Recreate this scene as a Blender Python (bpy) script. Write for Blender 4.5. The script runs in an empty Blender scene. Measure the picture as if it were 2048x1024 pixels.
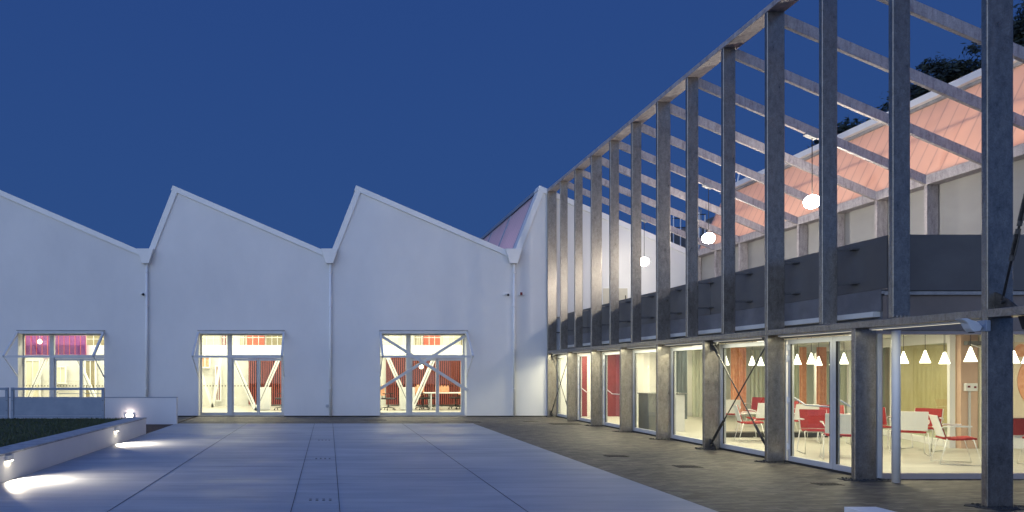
import bpy, bmesh, math, random
from mathutils import Vector, Matrix
R = math.radians
random.seed(7)
S = bpy.context.scene
COL = S.collection

# ------------------------------------------------------------------ camera
cam = bpy.data.objects.new("camera", bpy.data.cameras.new("camera"))
COL.objects.link(cam); S.camera = cam
cam.location = (0, 0, 1.6)
cam.rotation_euler = (R(90), 0, 0)
cam.data.sensor_width = 36.0
cam.data.lens = 24.0
cam.data.shift_x = 0.1792
cam.data.shift_y = 0.1128
cam.data.clip_end = 2000

# ------------------------------------------------------------------ dusk sky
W = bpy.data.worlds.new("World"); S.world = W; W.use_nodes = True
nt = W.node_tree
bg = nt.nodes["Background"]; bg.inputs[1].default_value = 1.0
sky = nt.nodes.new("ShaderNodeTexSky"); sky.sky_type = 'NISHITA'; sky.sun_disc = False
sky.sun_elevation = R(-1.0); sky.sun_rotation = R(217); sky.ozone_density = 6
tc = nt.nodes.new("ShaderNodeTexCoord")
sep = nt.nodes.new("ShaderNodeSeparateXYZ"); nt.links.new(tc.outputs["Generated"], sep.inputs[0])
# facing away from the afterglow the sky is deep blue, a little paler to the horizon
rz = nt.nodes.new("ShaderNodeValToRGB"); nt.links.new(sep.outputs[2], rz.inputs[0])
rz.color_ramp.elements[0].position = 0.0; rz.color_ramp.elements[0].color = (0.028, 0.080, 0.240, 1)
rz.color_ramp.elements[1].position = 1.0; rz.color_ramp.elements[1].color = (0.038, 0.115, 0.46, 1)
e_ = rz.color_ramp.elements.new(0.5); e_.color = (0.021, 0.062, 0.225, 1)
# towards the afterglow (behind the camera) it is far brighter and paler
dt = nt.nodes.new("ShaderNodeVectorMath"); dt.operation = 'DOT_PRODUCT'; nt.links.new(tc.outputs["Generated"], dt.inputs[0])
dt.inputs[1].default_value = (-0.62, -0.78, 0.0)
ry = nt.nodes.new("ShaderNodeMapRange"); nt.links.new(dt.outputs["Value"], ry.inputs[0])
ry.inputs[1].default_value = 0.25; ry.inputs[2].default_value = 0.98
ry.inputs[3].default_value = 0.0; ry.inputs[4].default_value = 1.0
ry.interpolation_type = 'SMOOTHSTEP'
glow = nt.nodes.new("ShaderNodeMix"); glow.data_type = 'RGBA'
nt.links.new(ry.outputs[0], glow.inputs[0]); nt.links.new(rz.outputs[0], glow.inputs[6])
rg_ = nt.nodes.new("ShaderNodeValToRGB"); nt.links.new(sep.outputs[2], rg_.inputs[0])
rg_.color_ramp.elements[0].position = 0.0; rg_.color_ramp.elements[0].color = (0.76, 0.86, 0.94, 1)
rg_.color_ramp.elements[1].position = 0.75; rg_.color_ramp.elements[1].color = (0.16, 0.34, 0.95, 1)
gm_ = nt.nodes.new("ShaderNodeVectorMath"); gm_.operation = 'SCALE'; gm_.inputs[3].default_value = 1.75
nt.links.new(rg_.outputs[0], gm_.inputs[0]); nt.links.new(gm_.outputs[0], glow.inputs[7])
add = nt.nodes.new("ShaderNodeMix"); add.data_type = 'RGBA'; add.blend_type = 'ADD'
add.inputs[0].default_value = 0.012
nt.links.new(glow.outputs[2], add.inputs[6]); nt.links.new(sky.outputs[0], add.inputs[7])
nt.links.new(add.outputs[2], bg.inputs[0])

# the sun is below the horizon: only a very weak, very soft afterglow remains
sl = bpy.data.lights.new("afterglow_sun", 'SUN'); sl.energy = 0.02; sl.angle = R(40); sl.color = (1.0, 0.86, 0.78)
so = bpy.data.objects.new("afterglow_sun", sl); COL.objects.link(so)
so.rotation_euler = (R(72), 0, R(-45))

S.view_settings.view_transform = 'Standard'
S.view_settings.look = 'None'
S.view_settings.exposure = 0.0
S.view_settings.gamma = 1.0
S.cycles.max_bounces = 8
S.cycles.transparent_max_bounces = 16
S.cycles.caustics_reflective = False
S.cycles.caustics_refractive = False
S.cycles.sample_clamp_indirect = 4.0

# ------------------------------------------------------------------ materials
def newmat(name):
    m = bpy.data.materials.new(name); m.use_nodes = True
    return m, m.node_tree, m.node_tree.nodes["Principled BSDF"]

def noisemat(name, c1, c2, rough=0.7, scale=4.0, stretch=(1, 1, 1), metal=0.0, bump=0.0, bscale=40,
             detail=6, spec=None, lo=0.35, hi=0.65, extra=None):
    m, t, b = newmat(name)
    g = t.nodes.new("ShaderNodeNewGeometry")
    mp = t.nodes.new("ShaderNodeMapping"); mp.inputs["Scale"].default_value = stretch
    t.links.new(g.outputs["Position"], mp.inputs[0])
    n = t.nodes.new("ShaderNodeTexNoise"); n.inputs["Scale"].default_value = scale; n.inputs["Detail"].default_value = detail
    n.inputs["Roughness"].default_value = 0.6
    t.links.new(mp.outputs[0], n.inputs["Vector"])
    r = t.nodes.new("ShaderNodeValToRGB"); t.links.new(n.outputs[0], r.inputs[0])
    r.color_ramp.elements[0].position = lo; r.color_ramp.elements[0].color = (*c1, 1)
    r.color_ramp.elements[1].position = hi; r.color_ramp.elements[1].color = (*c2, 1)
    t.links.new(r.outputs[0], b.inputs["Base Color"])
    b.inputs["Roughness"].default_value = rough; b.inputs["Metallic"].default_value = metal
    if spec is not None: b.inputs["Specular IOR Level"].default_value = spec
    if bump:
        n2 = t.nodes.new("ShaderNodeTexNoise"); n2.inputs["Scale"].default_value = bscale; n2.inputs["Detail"].default_value = 4
        t.links.new(mp.outputs[0], n2.inputs["Vector"])
        bp = t.nodes.new("ShaderNodeBump"); bp.inputs["Strength"].default_value = bump; bp.inputs["Distance"].default_value = 0.01
        t.links.new(n2.outputs[0], bp.inputs["Height"]); t.links.new(bp.outputs[0], b.inputs["Normal"])
    return m

def mix(t, a, b, fac, mode='MULTIPLY'):
    x = t.nodes.new("ShaderNodeMix"); x.data_type = 'RGBA'; x.blend_type = mode
    for sock, v in ((x.inputs[0], fac), (x.inputs[6], a), (x.inputs[7], b)):
        if hasattr(v, 'links'): t.links.new(v, sock)
        elif isinstance(v, tuple): sock.default_value = (*v, 1)
        else: sock.default_value = v
    return x.outputs[2]

M = {}
M['render'] = noisemat('white render', (0.66, 0.665, 0.67), (0.77, 0.77, 0.765), 0.9, 0.55, (1, 1, 0.6), bump=0.35, bscale=55, lo=0.25, hi=0.75)
M['trim'] = noisemat('white coated trim', (0.72, 0.73, 0.73), (0.80, 0.80, 0.79), 0.45, 1.5)
M['plaster'] = noisemat('white interior paint', (0.76, 0.76, 0.74), (0.82, 0.81, 0.79), 0.7, 1.2)
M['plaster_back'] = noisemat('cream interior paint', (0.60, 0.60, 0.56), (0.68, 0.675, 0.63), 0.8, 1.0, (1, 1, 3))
M['frame'] = noisemat('light grey coated aluminium', (0.48, 0.50, 0.52), (0.56, 0.57, 0.58), 0.4, 3)
M['frame_warmlit'] = noisemat('grey aluminium tinted by warm light', (0.42, 0.36, 0.33), (0.48, 0.41, 0.38), 0.45, 3)  # warm light from the wall is painted into this frame colour
M['awning'] = noisemat('pale coated steel', (0.52, 0.55, 0.58), (0.60, 0.62, 0.64), 0.45, 3)
M['bluegrey'] = noisemat('blue grey coated steel', (0.20, 0.26, 0.35), (0.25, 0.31, 0.40), 0.45, 3)
M['dark_panel'] = noisemat('dark grey sheet metal', (0.115, 0.112, 0.11), (0.15, 0.147, 0.145), 0.5, 0.9, (1, 1, 1.4), metal=0.1, bump=0.1, bscale=20)
M['fascia'] = noisemat('mid grey fascia sheet', (0.15, 0.16, 0.18), (0.20, 0.21, 0.23), 0.55, 1.2, (1, 1, 2))
M['beige'] = noisemat('brown beige fascia', (0.20, 0.17, 0.15), (0.25, 0.21, 0.19), 0.6, 1.5)
M['roof'] = noisemat('grey roof sheet', (0.14, 0.14, 0.15), (0.2, 0.2, 0.21), 0.6, 2)
M['dark'] = noisemat('dark rubber', (0.02, 0.02, 0.022), (0.035, 0.035, 0.035), 0.6, 8)
M['rod'] = noisemat('oiled dark steel rod', (0.05, 0.05, 0.05), (0.10, 0.10, 0.10), 0.45, 20, metal=0.6)
M['red'] = noisemat('red upholstery', (0.28, 0.022, 0.026), (0.36, 0.032, 0.034), 0.8, 30)
M['orange'] = noisemat('orange fabric', (0.66, 0.30, 0.16), (0.78, 0.42, 0.26), 0.8, 10)
M['redwall'] = noisemat('red lacquered panel', (0.15, 0.014, 0.02), (0.20, 0.02, 0.026), 0.5, 1.5)
M['slat'] = noisemat('rust red slat', (0.21, 0.040, 0.032), (0.30, 0.07, 0.05), 0.6, 2, (6, 1, 1))
M['slatdark'] = noisemat('dark red backing', (0.020, 0.004, 0.004), (0.04, 0.008, 0.008), 0.8, 2)
M['olive'] = noisemat('olive glass pane', (0.20, 0.17, 0.09), (0.30, 0.26, 0.15), 0.3, 2)
M['pale'] = noisemat('pale yellow pane', (0.62, 0.60, 0.45), (0.72, 0.70, 0.55), 0.4, 2)
M['brickred'] = noisemat('brick red pane', (0.42, 0.07, 0.03), (0.55, 0.11, 0.05), 0.5, 3)
M['ceil'] = noisemat('ceiling board', (0.70, 0.70, 0.66), (0.76, 0.76, 0.72), 0.8, 2)
M['floor_in'] = noisemat('pale interior floor', (0.43, 0.42, 0.38), (0.52, 0.505, 0.455), 0.45, 2.5, (0.35, 3, 1))
M['white_metal'] = noisemat('white rod', (0.78, 0.78, 0.76), (0.82, 0.82, 0.80), 0.35, 5)
M['pinkwall'] = noisemat('dusty pink paint', (0.52, 0.36, 0.27), (0.58, 0.41, 0.31), 0.8, 2)
M['curtain_green'] = noisemat('grey green curtain', (0.42, 0.46, 0.38), (0.56, 0.58, 0.48), 0.9, 3, (6, 6, 0.4))
M['curtain_blue'] = noisemat('slate blue curtain', (0.16, 0.20, 0.23), (0.30, 0.34, 0.35), 0.9, 3, (6, 6, 0.4))
M['counter'] = noisemat('dark grey laminate', (0.12, 0.125, 0.125), (0.16, 0.165, 0.16), 0.5, 3)
M['yellow'] = noisemat('pale yellow paint', (0.75, 0.55, 0.22), (0.82, 0.62, 0.28), 0.6, 3)
M['bark'] = noisemat('bark', (0.03, 0.022, 0.016), (0.06, 0.045, 0.03), 0.9, 6)
M['gravel'] = noisemat('dark gravel', (0.015, 0.015, 0.016), (0.07, 0.07, 0.068), 0.9, 90, bump=1.0, bscale=90)
M['soil'] = noisemat('brown mulch soil', (0.03, 0.018, 0.012), (0.09, 0.05, 0.035), 0.95, 25, bump=1, bscale=30)
M['grate'] = noisemat('rusty iron grate', (0.025, 0.022, 0.018), (0.07, 0.058, 0.045), 0.7, 30)
M['cap'] = noisemat('stone coping cap', (0.26, 0.27, 0.28), (0.42, 0.42, 0.42), 0.8, 5, bump=0.3)

# galvanised steel: crystalline spangle, vertical runs, dull patches
def galv(name, a, b, dark, stretch, metal=0.55, rough=0.42):
    m, t, bs = newmat(name)
    g = t.nodes.new("ShaderNodeNewGeometry")
    v = t.nodes.new("ShaderNodeTexVoronoi"); v.inputs["Scale"].default_value = 48
    n0 = t.nodes.new("ShaderNodeTexNoise"); n0.inputs["Scale"].default_value = 9; n0.inputs["Detail"].default_value = 5
    t.links.new(g.outputs["Position"], n0.inputs["Vector"])
    dv = mix(t, g.outputs["Position"], n0.outputs["Color"], 0.12, 'LINEAR_LIGHT')
    t.links.new(dv, v.inputs["Vector"])
    mp = t.nodes.new("ShaderNodeMapping"); mp.inputs["Scale"].default_value = stretch
    t.links.new(g.outputs["Position"], mp.inputs[0])
    n = t.nodes.new("ShaderNodeTexNoise"); n.inputs["Scale"].default_value = 3; n.inputs["Detail"].default_value = 8; n.inputs["Roughness"].default_value = 0.68
    t.links.new(mp.outputs[0], n.inputs["Vector"])
    r = t.nodes.new("ShaderNodeValToRGB"); t.links.new(n.outputs[0], r.inputs[0])
    r.color_ramp.elements[0].position = 0.32; r.color_ramp.elements[0].color = (*dark, 1)
    r.color_ramp.elements[1].position = 0.68; r.color_ramp.elements[1].color = (*b, 1)
    e = r.color_ramp.elements.new(0.47); e.color = (*a, 1)
    bw = t.nodes.new("ShaderNodeRGBToBW"); t.links.new(v.outputs["Color"], bw.inputs[0])
    mr = t.nodes.new("ShaderNodeMapRange"); t.links.new(bw.outputs[0], mr.inputs[0]); mr.inputs[3].default_value = 0.72; mr.inputs[4].default_value = 1.12
    c = mix(t, r.outputs[0], mr.outputs[0], 0.8)
    t.links.new(c, bs.inputs["Base Color"])
    rr = t.nodes.new("ShaderNodeMapRange"); t.links.new(n.outputs[0], rr.inputs[0]); rr.inputs[3].default_value = rough - 0.12; rr.inputs[4].default_value = rough + 0.22
    t.links.new(rr.outputs[0], bs.inputs["Roughness"])
    bs.inputs["Metallic"].default_value = metal
    bp = t.nodes.new("ShaderNodeBump"); bp.inputs["Strength"].default_value = 0.25; bp.inputs["Distance"].default_value = 0.004
    t.links.new(n.outputs[0], bp.inputs["Height"]); t.links.new(bp.outputs[0], bs.inputs["Normal"])
    return m
M['galv'] = galv('galvanised steel', (0.34, 0.315, 0.285), (0.41, 0.385, 0.35), (0.26, 0.24, 0.215), (5, 5, 2.2), 0.86, 0.29)
M['galv_rafter'] = galv('dull galvanised steel', (0.40, 0.37, 0.38), (0.52, 0.48, 0.49), (0.25, 0.22, 0.24), (5, 3, 1.2), 0.15, 0.55)

# poured concrete plaza: trowel streaks across, stains, saw joints come as geometry
m, t, b = newmat('brushed concrete'); M['concrete'] = m
g = t.nodes.new("ShaderNodeNewGeometry")
def nz(vec, sc, st, det=6, ro=0.6, dist=0.0):
    mp = t.nodes.new("ShaderNodeMapping"); mp.inputs["Scale"].default_value = st
    t.links.new(vec, mp.inputs[0])
    n = t.nodes.new("ShaderNodeTexNoise"); n.inputs["Scale"].default_value = sc; n.inputs["Detail"].default_value = det; n.inputs["Roughness"].default_value = ro
    n.inputs["Distortion"].default_value = dist
    t.links.new(mp.outputs[0], n.inputs["Vector"]); return n.outputs[0]
def ramp(src, stops):
    r = t.nodes.new("ShaderNodeValToRGB"); t.links.new(src, r.inputs[0])
    e = r.color_ramp.elements
    e[0].position, e[0].color = stops[0][0], (*stops[0][1], 1)
    e[1].position, e[1].color = stops[-1][0], (*stops[-1][1], 1)
    for p, c in stops[1:-1]:
        x = e.new(p); x.color = (*c, 1)
    return r.outputs[0]
P = g.outputs["Position"]
base = ramp(nz(P, 1.6, (0.22, 2.2, 1), 10, 0.72, 0.4), [(0.25, (0.30, 0.32, 0.345)), (0.5, (0.38, 0.40, 0.42)), (0.72, (0.46, 0.475, 0.485))])
st = ramp(nz(P, 1.5, (0.22, 4.5, 1), 8, 0.65, 0.8), [(0.36, (0.76, 0.77, 0.79)), (0.45, (1, 1, 1)), (1.0, (1, 1, 1))])
sp = ramp(nz(P, 0.35, (1, 1, 1), 3), [(0.3, (0.82, 0.83, 0.86)), (0.7, (1.05, 1.05, 1.04))])
fine = ramp(nz(P, 60, (1, 1, 1), 3), [(0.3, (0.9, 0.9, 0.9)), (0.7, (1.05, 1.05, 1.05))])
c = mix(t, mix(t, mix(t, base, st, 1.0), sp, 1.0), fine, 1.0)
t.links.new(c, b.inputs["Base Color"])
t.links.new(ramp(nz(P, 1.3, (0.4, 1.5, 1), 5), [(0.3, (0.38,) * 3), (0.7, (0.62,) * 3)]), b.inputs["Roughness"])
bp = t.nodes.new("ShaderNodeBump"); bp.inputs["Strength"].default_value = 0.25; bp.inputs["Distance"].default_value = 0.004
t.links.new(nz(P, 18, (0.5, 2, 1), 6), bp.inputs["Height"]); t.links.new(bp.outputs[0], b.inputs["Normal"])

# narrow clay pavers
m, t, b = newmat('brown clay pavers'); M['paver'] = m
g = t.nodes.new("ShaderNodeNewGeometry"); P = g.outputs["Position"]
mpb = t.nodes.new("ShaderNodeMapping"); mpb.inputs["Rotation"].default_value = (0, 0, R(-9)); t.links.new(P, mpb.inputs[0])
br = t.nodes.new("ShaderNodeTexBrick"); t.links.new(mpb.outputs[0], br.inputs["Vector"])
br.inputs["Scale"].default_value = 1.0; br.inputs["Brick Width"].default_value = 0.22; br.inputs["Row Height"].default_value = 0.08
br.inputs["Mortar Size"].default_value = 0.006; br.inputs["Mortar Smooth"].default_value = 0.3
br.inputs["Color1"].default_value = (0.060, 0.053, 0.046, 1); br.inputs["Color2"].default_value = (0.21, 0.188, 0.155, 1)
br.inputs["Mortar"].default_value = (0.045, 0.04, 0.036, 1)
v = ramp(nz(P, 1.1, (0.6, 1, 1), 6), [(0.3, (0.7, 0.7, 0.72)), (0.7, (1.15, 1.12, 1.08))])
v2 = ramp(nz(P, 6, (0.7, 2.4, 1), 6), [(0.38, (0.42, 0.42, 0.43)), (0.62, (1.05, 1.03, 0.98))])
t.links.new(mix(t, mix(t, br.outputs["Color"], v, 1.0), v2, 1.0), b.inputs["Base Color"])
b.inputs["Roughness"].default_value = 0.62
bp = t.nodes.new("ShaderNodeBump"); bp.inputs["Strength"].default_value = 0.6; bp.inputs["Distance"].default_value = 0.006
inv = t.nodes.new("ShaderNodeMath"); inv.operation = 'SUBTRACT'; inv.inputs[0].default_value = 1.0
t.links.new(br.outputs["Fac"], inv.inputs[1]); t.links.new(inv.outputs[0], bp.inputs["Height"]); t.links.new(bp.outputs[0], b.inputs["Normal"])

# plywood
m, t, b = newmat('pale plywood'); M['ply'] = m
g = t.nodes.new("ShaderNodeNewGeometry"); P = g.outputs["Position"]
t.links.new(ramp(nz(P, 3, (2.5, 2.5, 0.35), 6, 0.6, 1.5), [(0.3, (0.50, 0.40, 0.21)), (0.7, (0.66, 0.55, 0.33))]), b.inputs["Base Color"])
b.inputs["Roughness"].default_value = 0.55

# lawn and leaves
M['lawn'] = noisemat('lawn turf', (0.020, 0.032, 0.012), (0.045, 0.062, 0.022), 0.95, 14, bump=1, bscale=60)
def leafmat(name, c1, c2):
    m = noisemat(name, c1, c2, 0.6, 1.8)
    return m
M['leaf'] = leafmat('dark tree foliage', (0.012, 0.017, 0.010), (0.035, 0.045, 0.022))
M['blade'] = leafmat('grass blades', (0.030, 0.050, 0.016), (0.060, 0.085, 0.03))

# glass: mirror-like fresnel reflection over clear transmission
def glassmat(name, tint, refl=1.0):
    m = bpy.data.materials.new(name); m.use_nodes = True; t = m.node_tree; t.nodes.clear()
    o = t.nodes.new("ShaderNodeOutputMaterial")
    tr = t.nodes.new("ShaderNodeBsdfTransparent"); tr.inputs[0].default_value = (*tint, 1)
    gl = t.nodes.new("ShaderNodeBsdfGlossy"); gl.inputs["Roughness"].default_value = 0.015; gl.inputs[0].default_value = (refl, refl, refl, 1)
    fr = t.nodes.new("ShaderNodeFresnel"); fr.inputs[0].default_value = 1.5
    mx = t.nodes.new("ShaderNodeMixShader")
    ge = t.nodes.new("ShaderNodeNewGeometry"); sb = t.nodes.new("ShaderNodeMath"); sb.operation = 'SUBTRACT'; sb.inputs[0].default_value = 1.0
    t.links.new(ge.outputs["Backfacing"], sb.inputs[1]); ml = t.nodes.new("ShaderNodeMath"); ml.operation = 'MULTIPLY'
    t.links.new(fr.outputs[0], ml.inputs[0]); t.links.new(sb.outputs[0], ml.inputs[1])
    t.links.new(ml.outputs[0], mx.inputs[0]); t.links.new(tr.outputs[0], mx.inputs[1]); t.links.new(gl.outputs[0], mx.inputs[2])
    t.links.new(mx.outputs[0], o.inputs[0]); return m
M['glass'] = glassmat('clear window glass', (0.93, 0.95, 0.93))
M['glass_in'] = glassmat('clear partition glass', (0.90, 0.94, 0.90))
M['magenta'] = glassmat('magenta glass', (0.58, 0.26, 0.62))

# polycarbonate: light from the loft behind shines through; ribs every 0.36 m
def polymat(name, tint, surf):
    global t
    m = bpy.data.materials.new(name); m.use_nodes = True
    t = m.node_tree; t.nodes.clear(); o = t.nodes.new("ShaderNodeOutputMaterial")
    g = t.nodes.new("ShaderNodeNewGeometry"); P = g.outputs["Position"]
    sp_ = t.nodes.new("ShaderNodeSeparateXYZ"); t.links.new(P, sp_.inputs[0])
    md = t.nodes.new("ShaderNodeMath"); md.operation = 'PINGPONG'; md.inputs[1].default_value = 0.18; t.links.new(sp_.outputs[1], md.inputs[0])
    line = ramp(md.outputs[0], [(0.0, (0.62, 0.60, 0.62)), (0.012, (0.80, 0.80, 0.80)), (0.03, (1, 1, 1)), (1.0, (1, 1, 1))])
    soft = ramp(nz(P, 0.8, (1, 1, 1), 3), [(0.3, (0.88, 0.88, 0.88)), (0.7, (1, 1, 1))])
    colr = mix(t, mix(t, tint, line, 1.0), soft, 1.0)
    tl = t.nodes.new("ShaderNodeBsdfTranslucent"); t.links.new(colr, tl.inputs[0])
    df = t.nodes.new("ShaderNodeBsdfDiffuse"); df.inputs[0].default_value = (*surf, 1)
    mx = t.nodes.new("ShaderNodeMixShader"); mx.inputs[0].default_value = 0.4
    t.links.new(tl.outputs[0], mx.inputs[1]); t.links.new(df.outputs[0], mx.inputs[2]); t.links.new(mx.outputs[0], o.inputs[0])
    return m
M['poly'] = polymat('ribbed pink polycarbonate', (0.92, 0.68, 0.53), (0.62, 0.55, 0.54))
M['poly_pale'] = polymat('ribbed pale polycarbonate', (0.84, 0.72, 0.80), (0.62, 0.60, 0.66))

def emis(name, col, s, sample=True):
    m = bpy.data.materials.new(name); m.use_nodes = True; t = m.node_tree; t.nodes.clear()
    o = t.nodes.new("ShaderNodeOutputMaterial"); e = t.nodes.new("ShaderNodeEmission")
    e.inputs[0].default_value = (*col, 1); e.inputs[1].default_value = s; t.links.new(e.outputs[0], o.inputs[0])
    if not sample: m.cycles.emission_sampling = 'NONE'
    return m
WARM = (1.0, 0.88, 0.62)
M['globe'] = emis('lit opal globe', (1.0, 0.90, 0.76), 210)
M['globe_dim'] = emis('lit opal globe, dimmer', (1.0, 0.90, 0.76), 75)
M['cone'] = emis('lit white cone shade', (1.0, 0.94, 0.72), 5.0, False)
M['diffuser'] = emis('lit ceiling diffuser', (1.0, 0.93, 0.75), 2.5, False)
M['strip'] = emis('lit strip diffuser', (1.0, 0.93, 0.70), 0.9, False)
M['lens'] = emis('lit lamp lens', (1.0, 0.86, 0.62), 30)

# ------------------------------------------------------------------ helpers
class MB:
    def __init__(s): s.bm = bmesh.new()
    def box(s, x0, x1, y0, y1, z0, z1, rot=None, piv=None):
        vs = [s.bm.verts.new(p) for p in ((x0, y0, z0), (x1, y0, z0), (x1, y1, z0), (x0, y1, z0), (x0, y0, z1), (x1, y0, z1), (x1, y1, z1), (x0, y1, z1))]
        for f in ((0, 3, 2, 1), (4, 5, 6, 7), (0, 1, 5, 4), (1, 2, 6, 5), (2, 3, 7, 6), (3, 0, 4, 7)): s.bm.faces.new([vs[i] for i in f])
        if rot is not None: bmesh.ops.transform(s.bm, matrix=Matrix.Translation(piv) @ rot @ Matrix.Translation(-Vector(piv)), verts=vs)
        return s
    def tube(s, pts, r, n=8, r2=None, cap=True):
        pts = [Vector(p) for p in pts]; rings = []
        for i, p in enumerate(pts):
            d = (pts[min(i + 1, len(pts) - 1)] - pts[max(i - 1, 0)]).normalized()
            up = Vector((0, 0, 1)) if abs(d.z) < 0.95 else Vector((0, 1, 0))
            a = d.cross(up).normalized(); b = d.cross(a)
            rad = r if r2 is None else r + (r2 - r) * i / (len(pts) - 1)
            if isinstance(r, (list, tuple)): rad = r[i]
            rings.append([s.bm.verts.new(p + (a * math.cos(2 * math.pi * k / n) + b * math.sin(2 * math.pi * k / n)) * rad) for k in range(n)])
        for i in range(len(rings) - 1):
            for k in range(n): s.bm.faces.new((rings[i][k], rings[i][(k + 1) % n], rings[i + 1][(k + 1) % n], rings[i + 1][k]))
        if cap: s.bm.faces.new(rings[0][::-1]); s.bm.faces.new(rings[-1])
        return s
    def lathe(s, c, prof, n=20):
        rings = []
        for r, z in prof:
            rings.append([s.bm.verts.new((c[0] + max(r, 1e-4) * math.cos(2 * math.pi * k / n), c[1] + max(r, 1e-4) * math.sin(2 * math.pi * k / n), c[2] + z)) for k in range(n)])
        for i in range(len(rings) - 1):
            for k in range(n): s.bm.faces.new((rings[i][k], rings[i][(k + 1) % n], rings[i + 1][(k + 1) % n], rings[i + 1][k]))
        return s
    def prism(s, poly, axis, a, b):      # poly in the plane across axis, swept from a to b
        def P3(p, q): return {'x': (q, p[0], p[1]), 'y': (p[0], q, p[1]), 'z': (p[0], p[1], q)}[axis]
        A = [s.bm.verts.new(P3(p, a)) for p in poly]; B = [s.bm.verts.new(P3(p, b)) for p in poly]
        s.bm.faces.new(A); s.bm.faces.new(B[::-1]); n = len(poly)
        for i in range(n): s.bm.faces.new((A[i], B[i], B[(i + 1) % n], A[(i + 1) % n]))
        return s
    def quad(s, pts): s.bm.faces.new([s.bm.verts.new(p) for p in pts]); return s
    def build(s, name, mat, parent=None, bevel=0.0, smooth=False, loc=None):
        bmesh.ops.recalc_face_normals(s.bm, faces=s.bm.faces[:])
        me = bpy.data.meshes.new(name); s.bm.to_mesh(me); s.bm.free(); me.materials.append(mat if not isinstance(mat, str) else M[mat])
        if smooth:
            for p in me.polygons: p.use_smooth = True
        o = bpy.data.objects.new(name, me); COL.objects.link(o)
        if parent is not None:
            o.parent = parent
            if WORLD_COORDS: o.matrix_parent_inverse = world_m(parent).inverted()
        if loc: o.location = loc
        if bevel:
            md = o.modifiers.new('bevel', 'BEVEL'); md.width = bevel; md.segments = 2; md.limit_method = 'ANGLE'
        return o
WORLD_COORDS = True
def world_m(o):
    m = Matrix.Translation(o.location) @ o.rotation_euler.to_matrix().to_4x4()
    return (world_m(o.parent) @ o.matrix_parent_inverse @ m) if o.parent else m
def tag(o, label=None, cat=None, group=None, kind=None):
    for k, v in (('label', label), ('category', cat), ('group', group), ('kind', kind)):
        if v: o[k] = v
    return o
def thing(name, label, cat, loc=(0, 0, 0), rz=0.0, group=None):
    o = bpy.data.objects.new(name, None); COL.objects.link(o); o.location = loc; o.rotation_euler = (0, 0, rz); o.empty_display_size = 0.3
    return tag(o, label, cat, group)
def part_empty(name, parent, loc=(0, 0, 0)):
    o = bpy.data.objects.new(name, None); COL.objects.link(o); o.parent = parent
    o.matrix_parent_inverse = world_m(parent).inverted(); o.location = loc; return o
def copy_tree(o, parent=None):
    c = o.copy(); COL.objects.link(c)
    if parent is not None: c.parent = parent; c.matrix_parent_inverse = o.matrix_parent_inverse.copy()
    for ch in list(o.children): copy_tree(ch, c)
    return c
def area(name, loc, sx, sy, power, rot=(0, 0, 0), col=WARM, parent=None, spread=180):
    l = bpy.data.lights.new(name, 'AREA'); l.shape = 'RECTANGLE'; l.size = sx; l.size_y = sy; l.energy = power; l.color = col; l.spread = R(spread)
    o = bpy.data.objects.new(name, l); COL.objects.link(o); o.location = loc; o.rotation_euler = rot
    if parent is not None: o.parent = parent
    return o
def Rx(a): return Matrix.Rotation(a, 4, 'X')
def Ry(a): return Matrix.Rotation(a, 4, 'Y')

F = 24.27            # facade plane
# ------------------------------------------------------------------ ground
tag(MB().box(-90, 90, -40, 130, -0.6, -0.03).build('ground', 'soil'), kind='structure')
tag(MB().box(-4.68, 4.45, -20, 21.0, -0.2, 0.0).build('plaza', 'concrete'), kind='structure')
pv = MB(); pv.box(4.458, 40, -20, 21.0, -0.2, -0.004); pv.box(-4.66, 40, 21.008, F + 0.6, -0.2, -0.004); pv.box(-60, -4.75, 21.0, F + 0.6, -0.2, -0.006)
tag(pv.build('pavement', 'paver'), kind='structure')
j = MB()
for x in (-2.52, -0.43, 0.13, 2.27): j.box(x - 0.004, x + 0.004, -20, 20.98, 0.001, 0.0035)
tag(j.build('plaza_joints', 'dark'), kind='structure')
tag(MB().box(-60, -5.14, -20, 17.75, -0.3, 0.38).build('lawn', 'lawn'), kind='structure')
gb = MB(); rr = random.Random(3)
for _ in range(26000):
    x = -5.16 - rr.random() ** 1.3 * 9; y = 6.5 + rr.random() * 11.2
    a = rr.random() * 6.28; h = 0.02 + rr.random() * 0.035; w = 0.006 + rr.random() * 0.006; dx, dy = math.cos(a) * w, math.sin(a) * w
    gb.bm.faces.new([gb.bm.verts.new(p) for p in ((x - dx, y - dy, 0.379), (x + dx, y + dy, 0.379), (x + (rr.random() - .5) * .03, y + (rr.random() - .5) * .03, 0.38 + h))])
tag(gb.build('grass', 'blade'), 'dark short lawn grass behind the long white planter wall', 'grass', kind='stuff')

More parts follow.
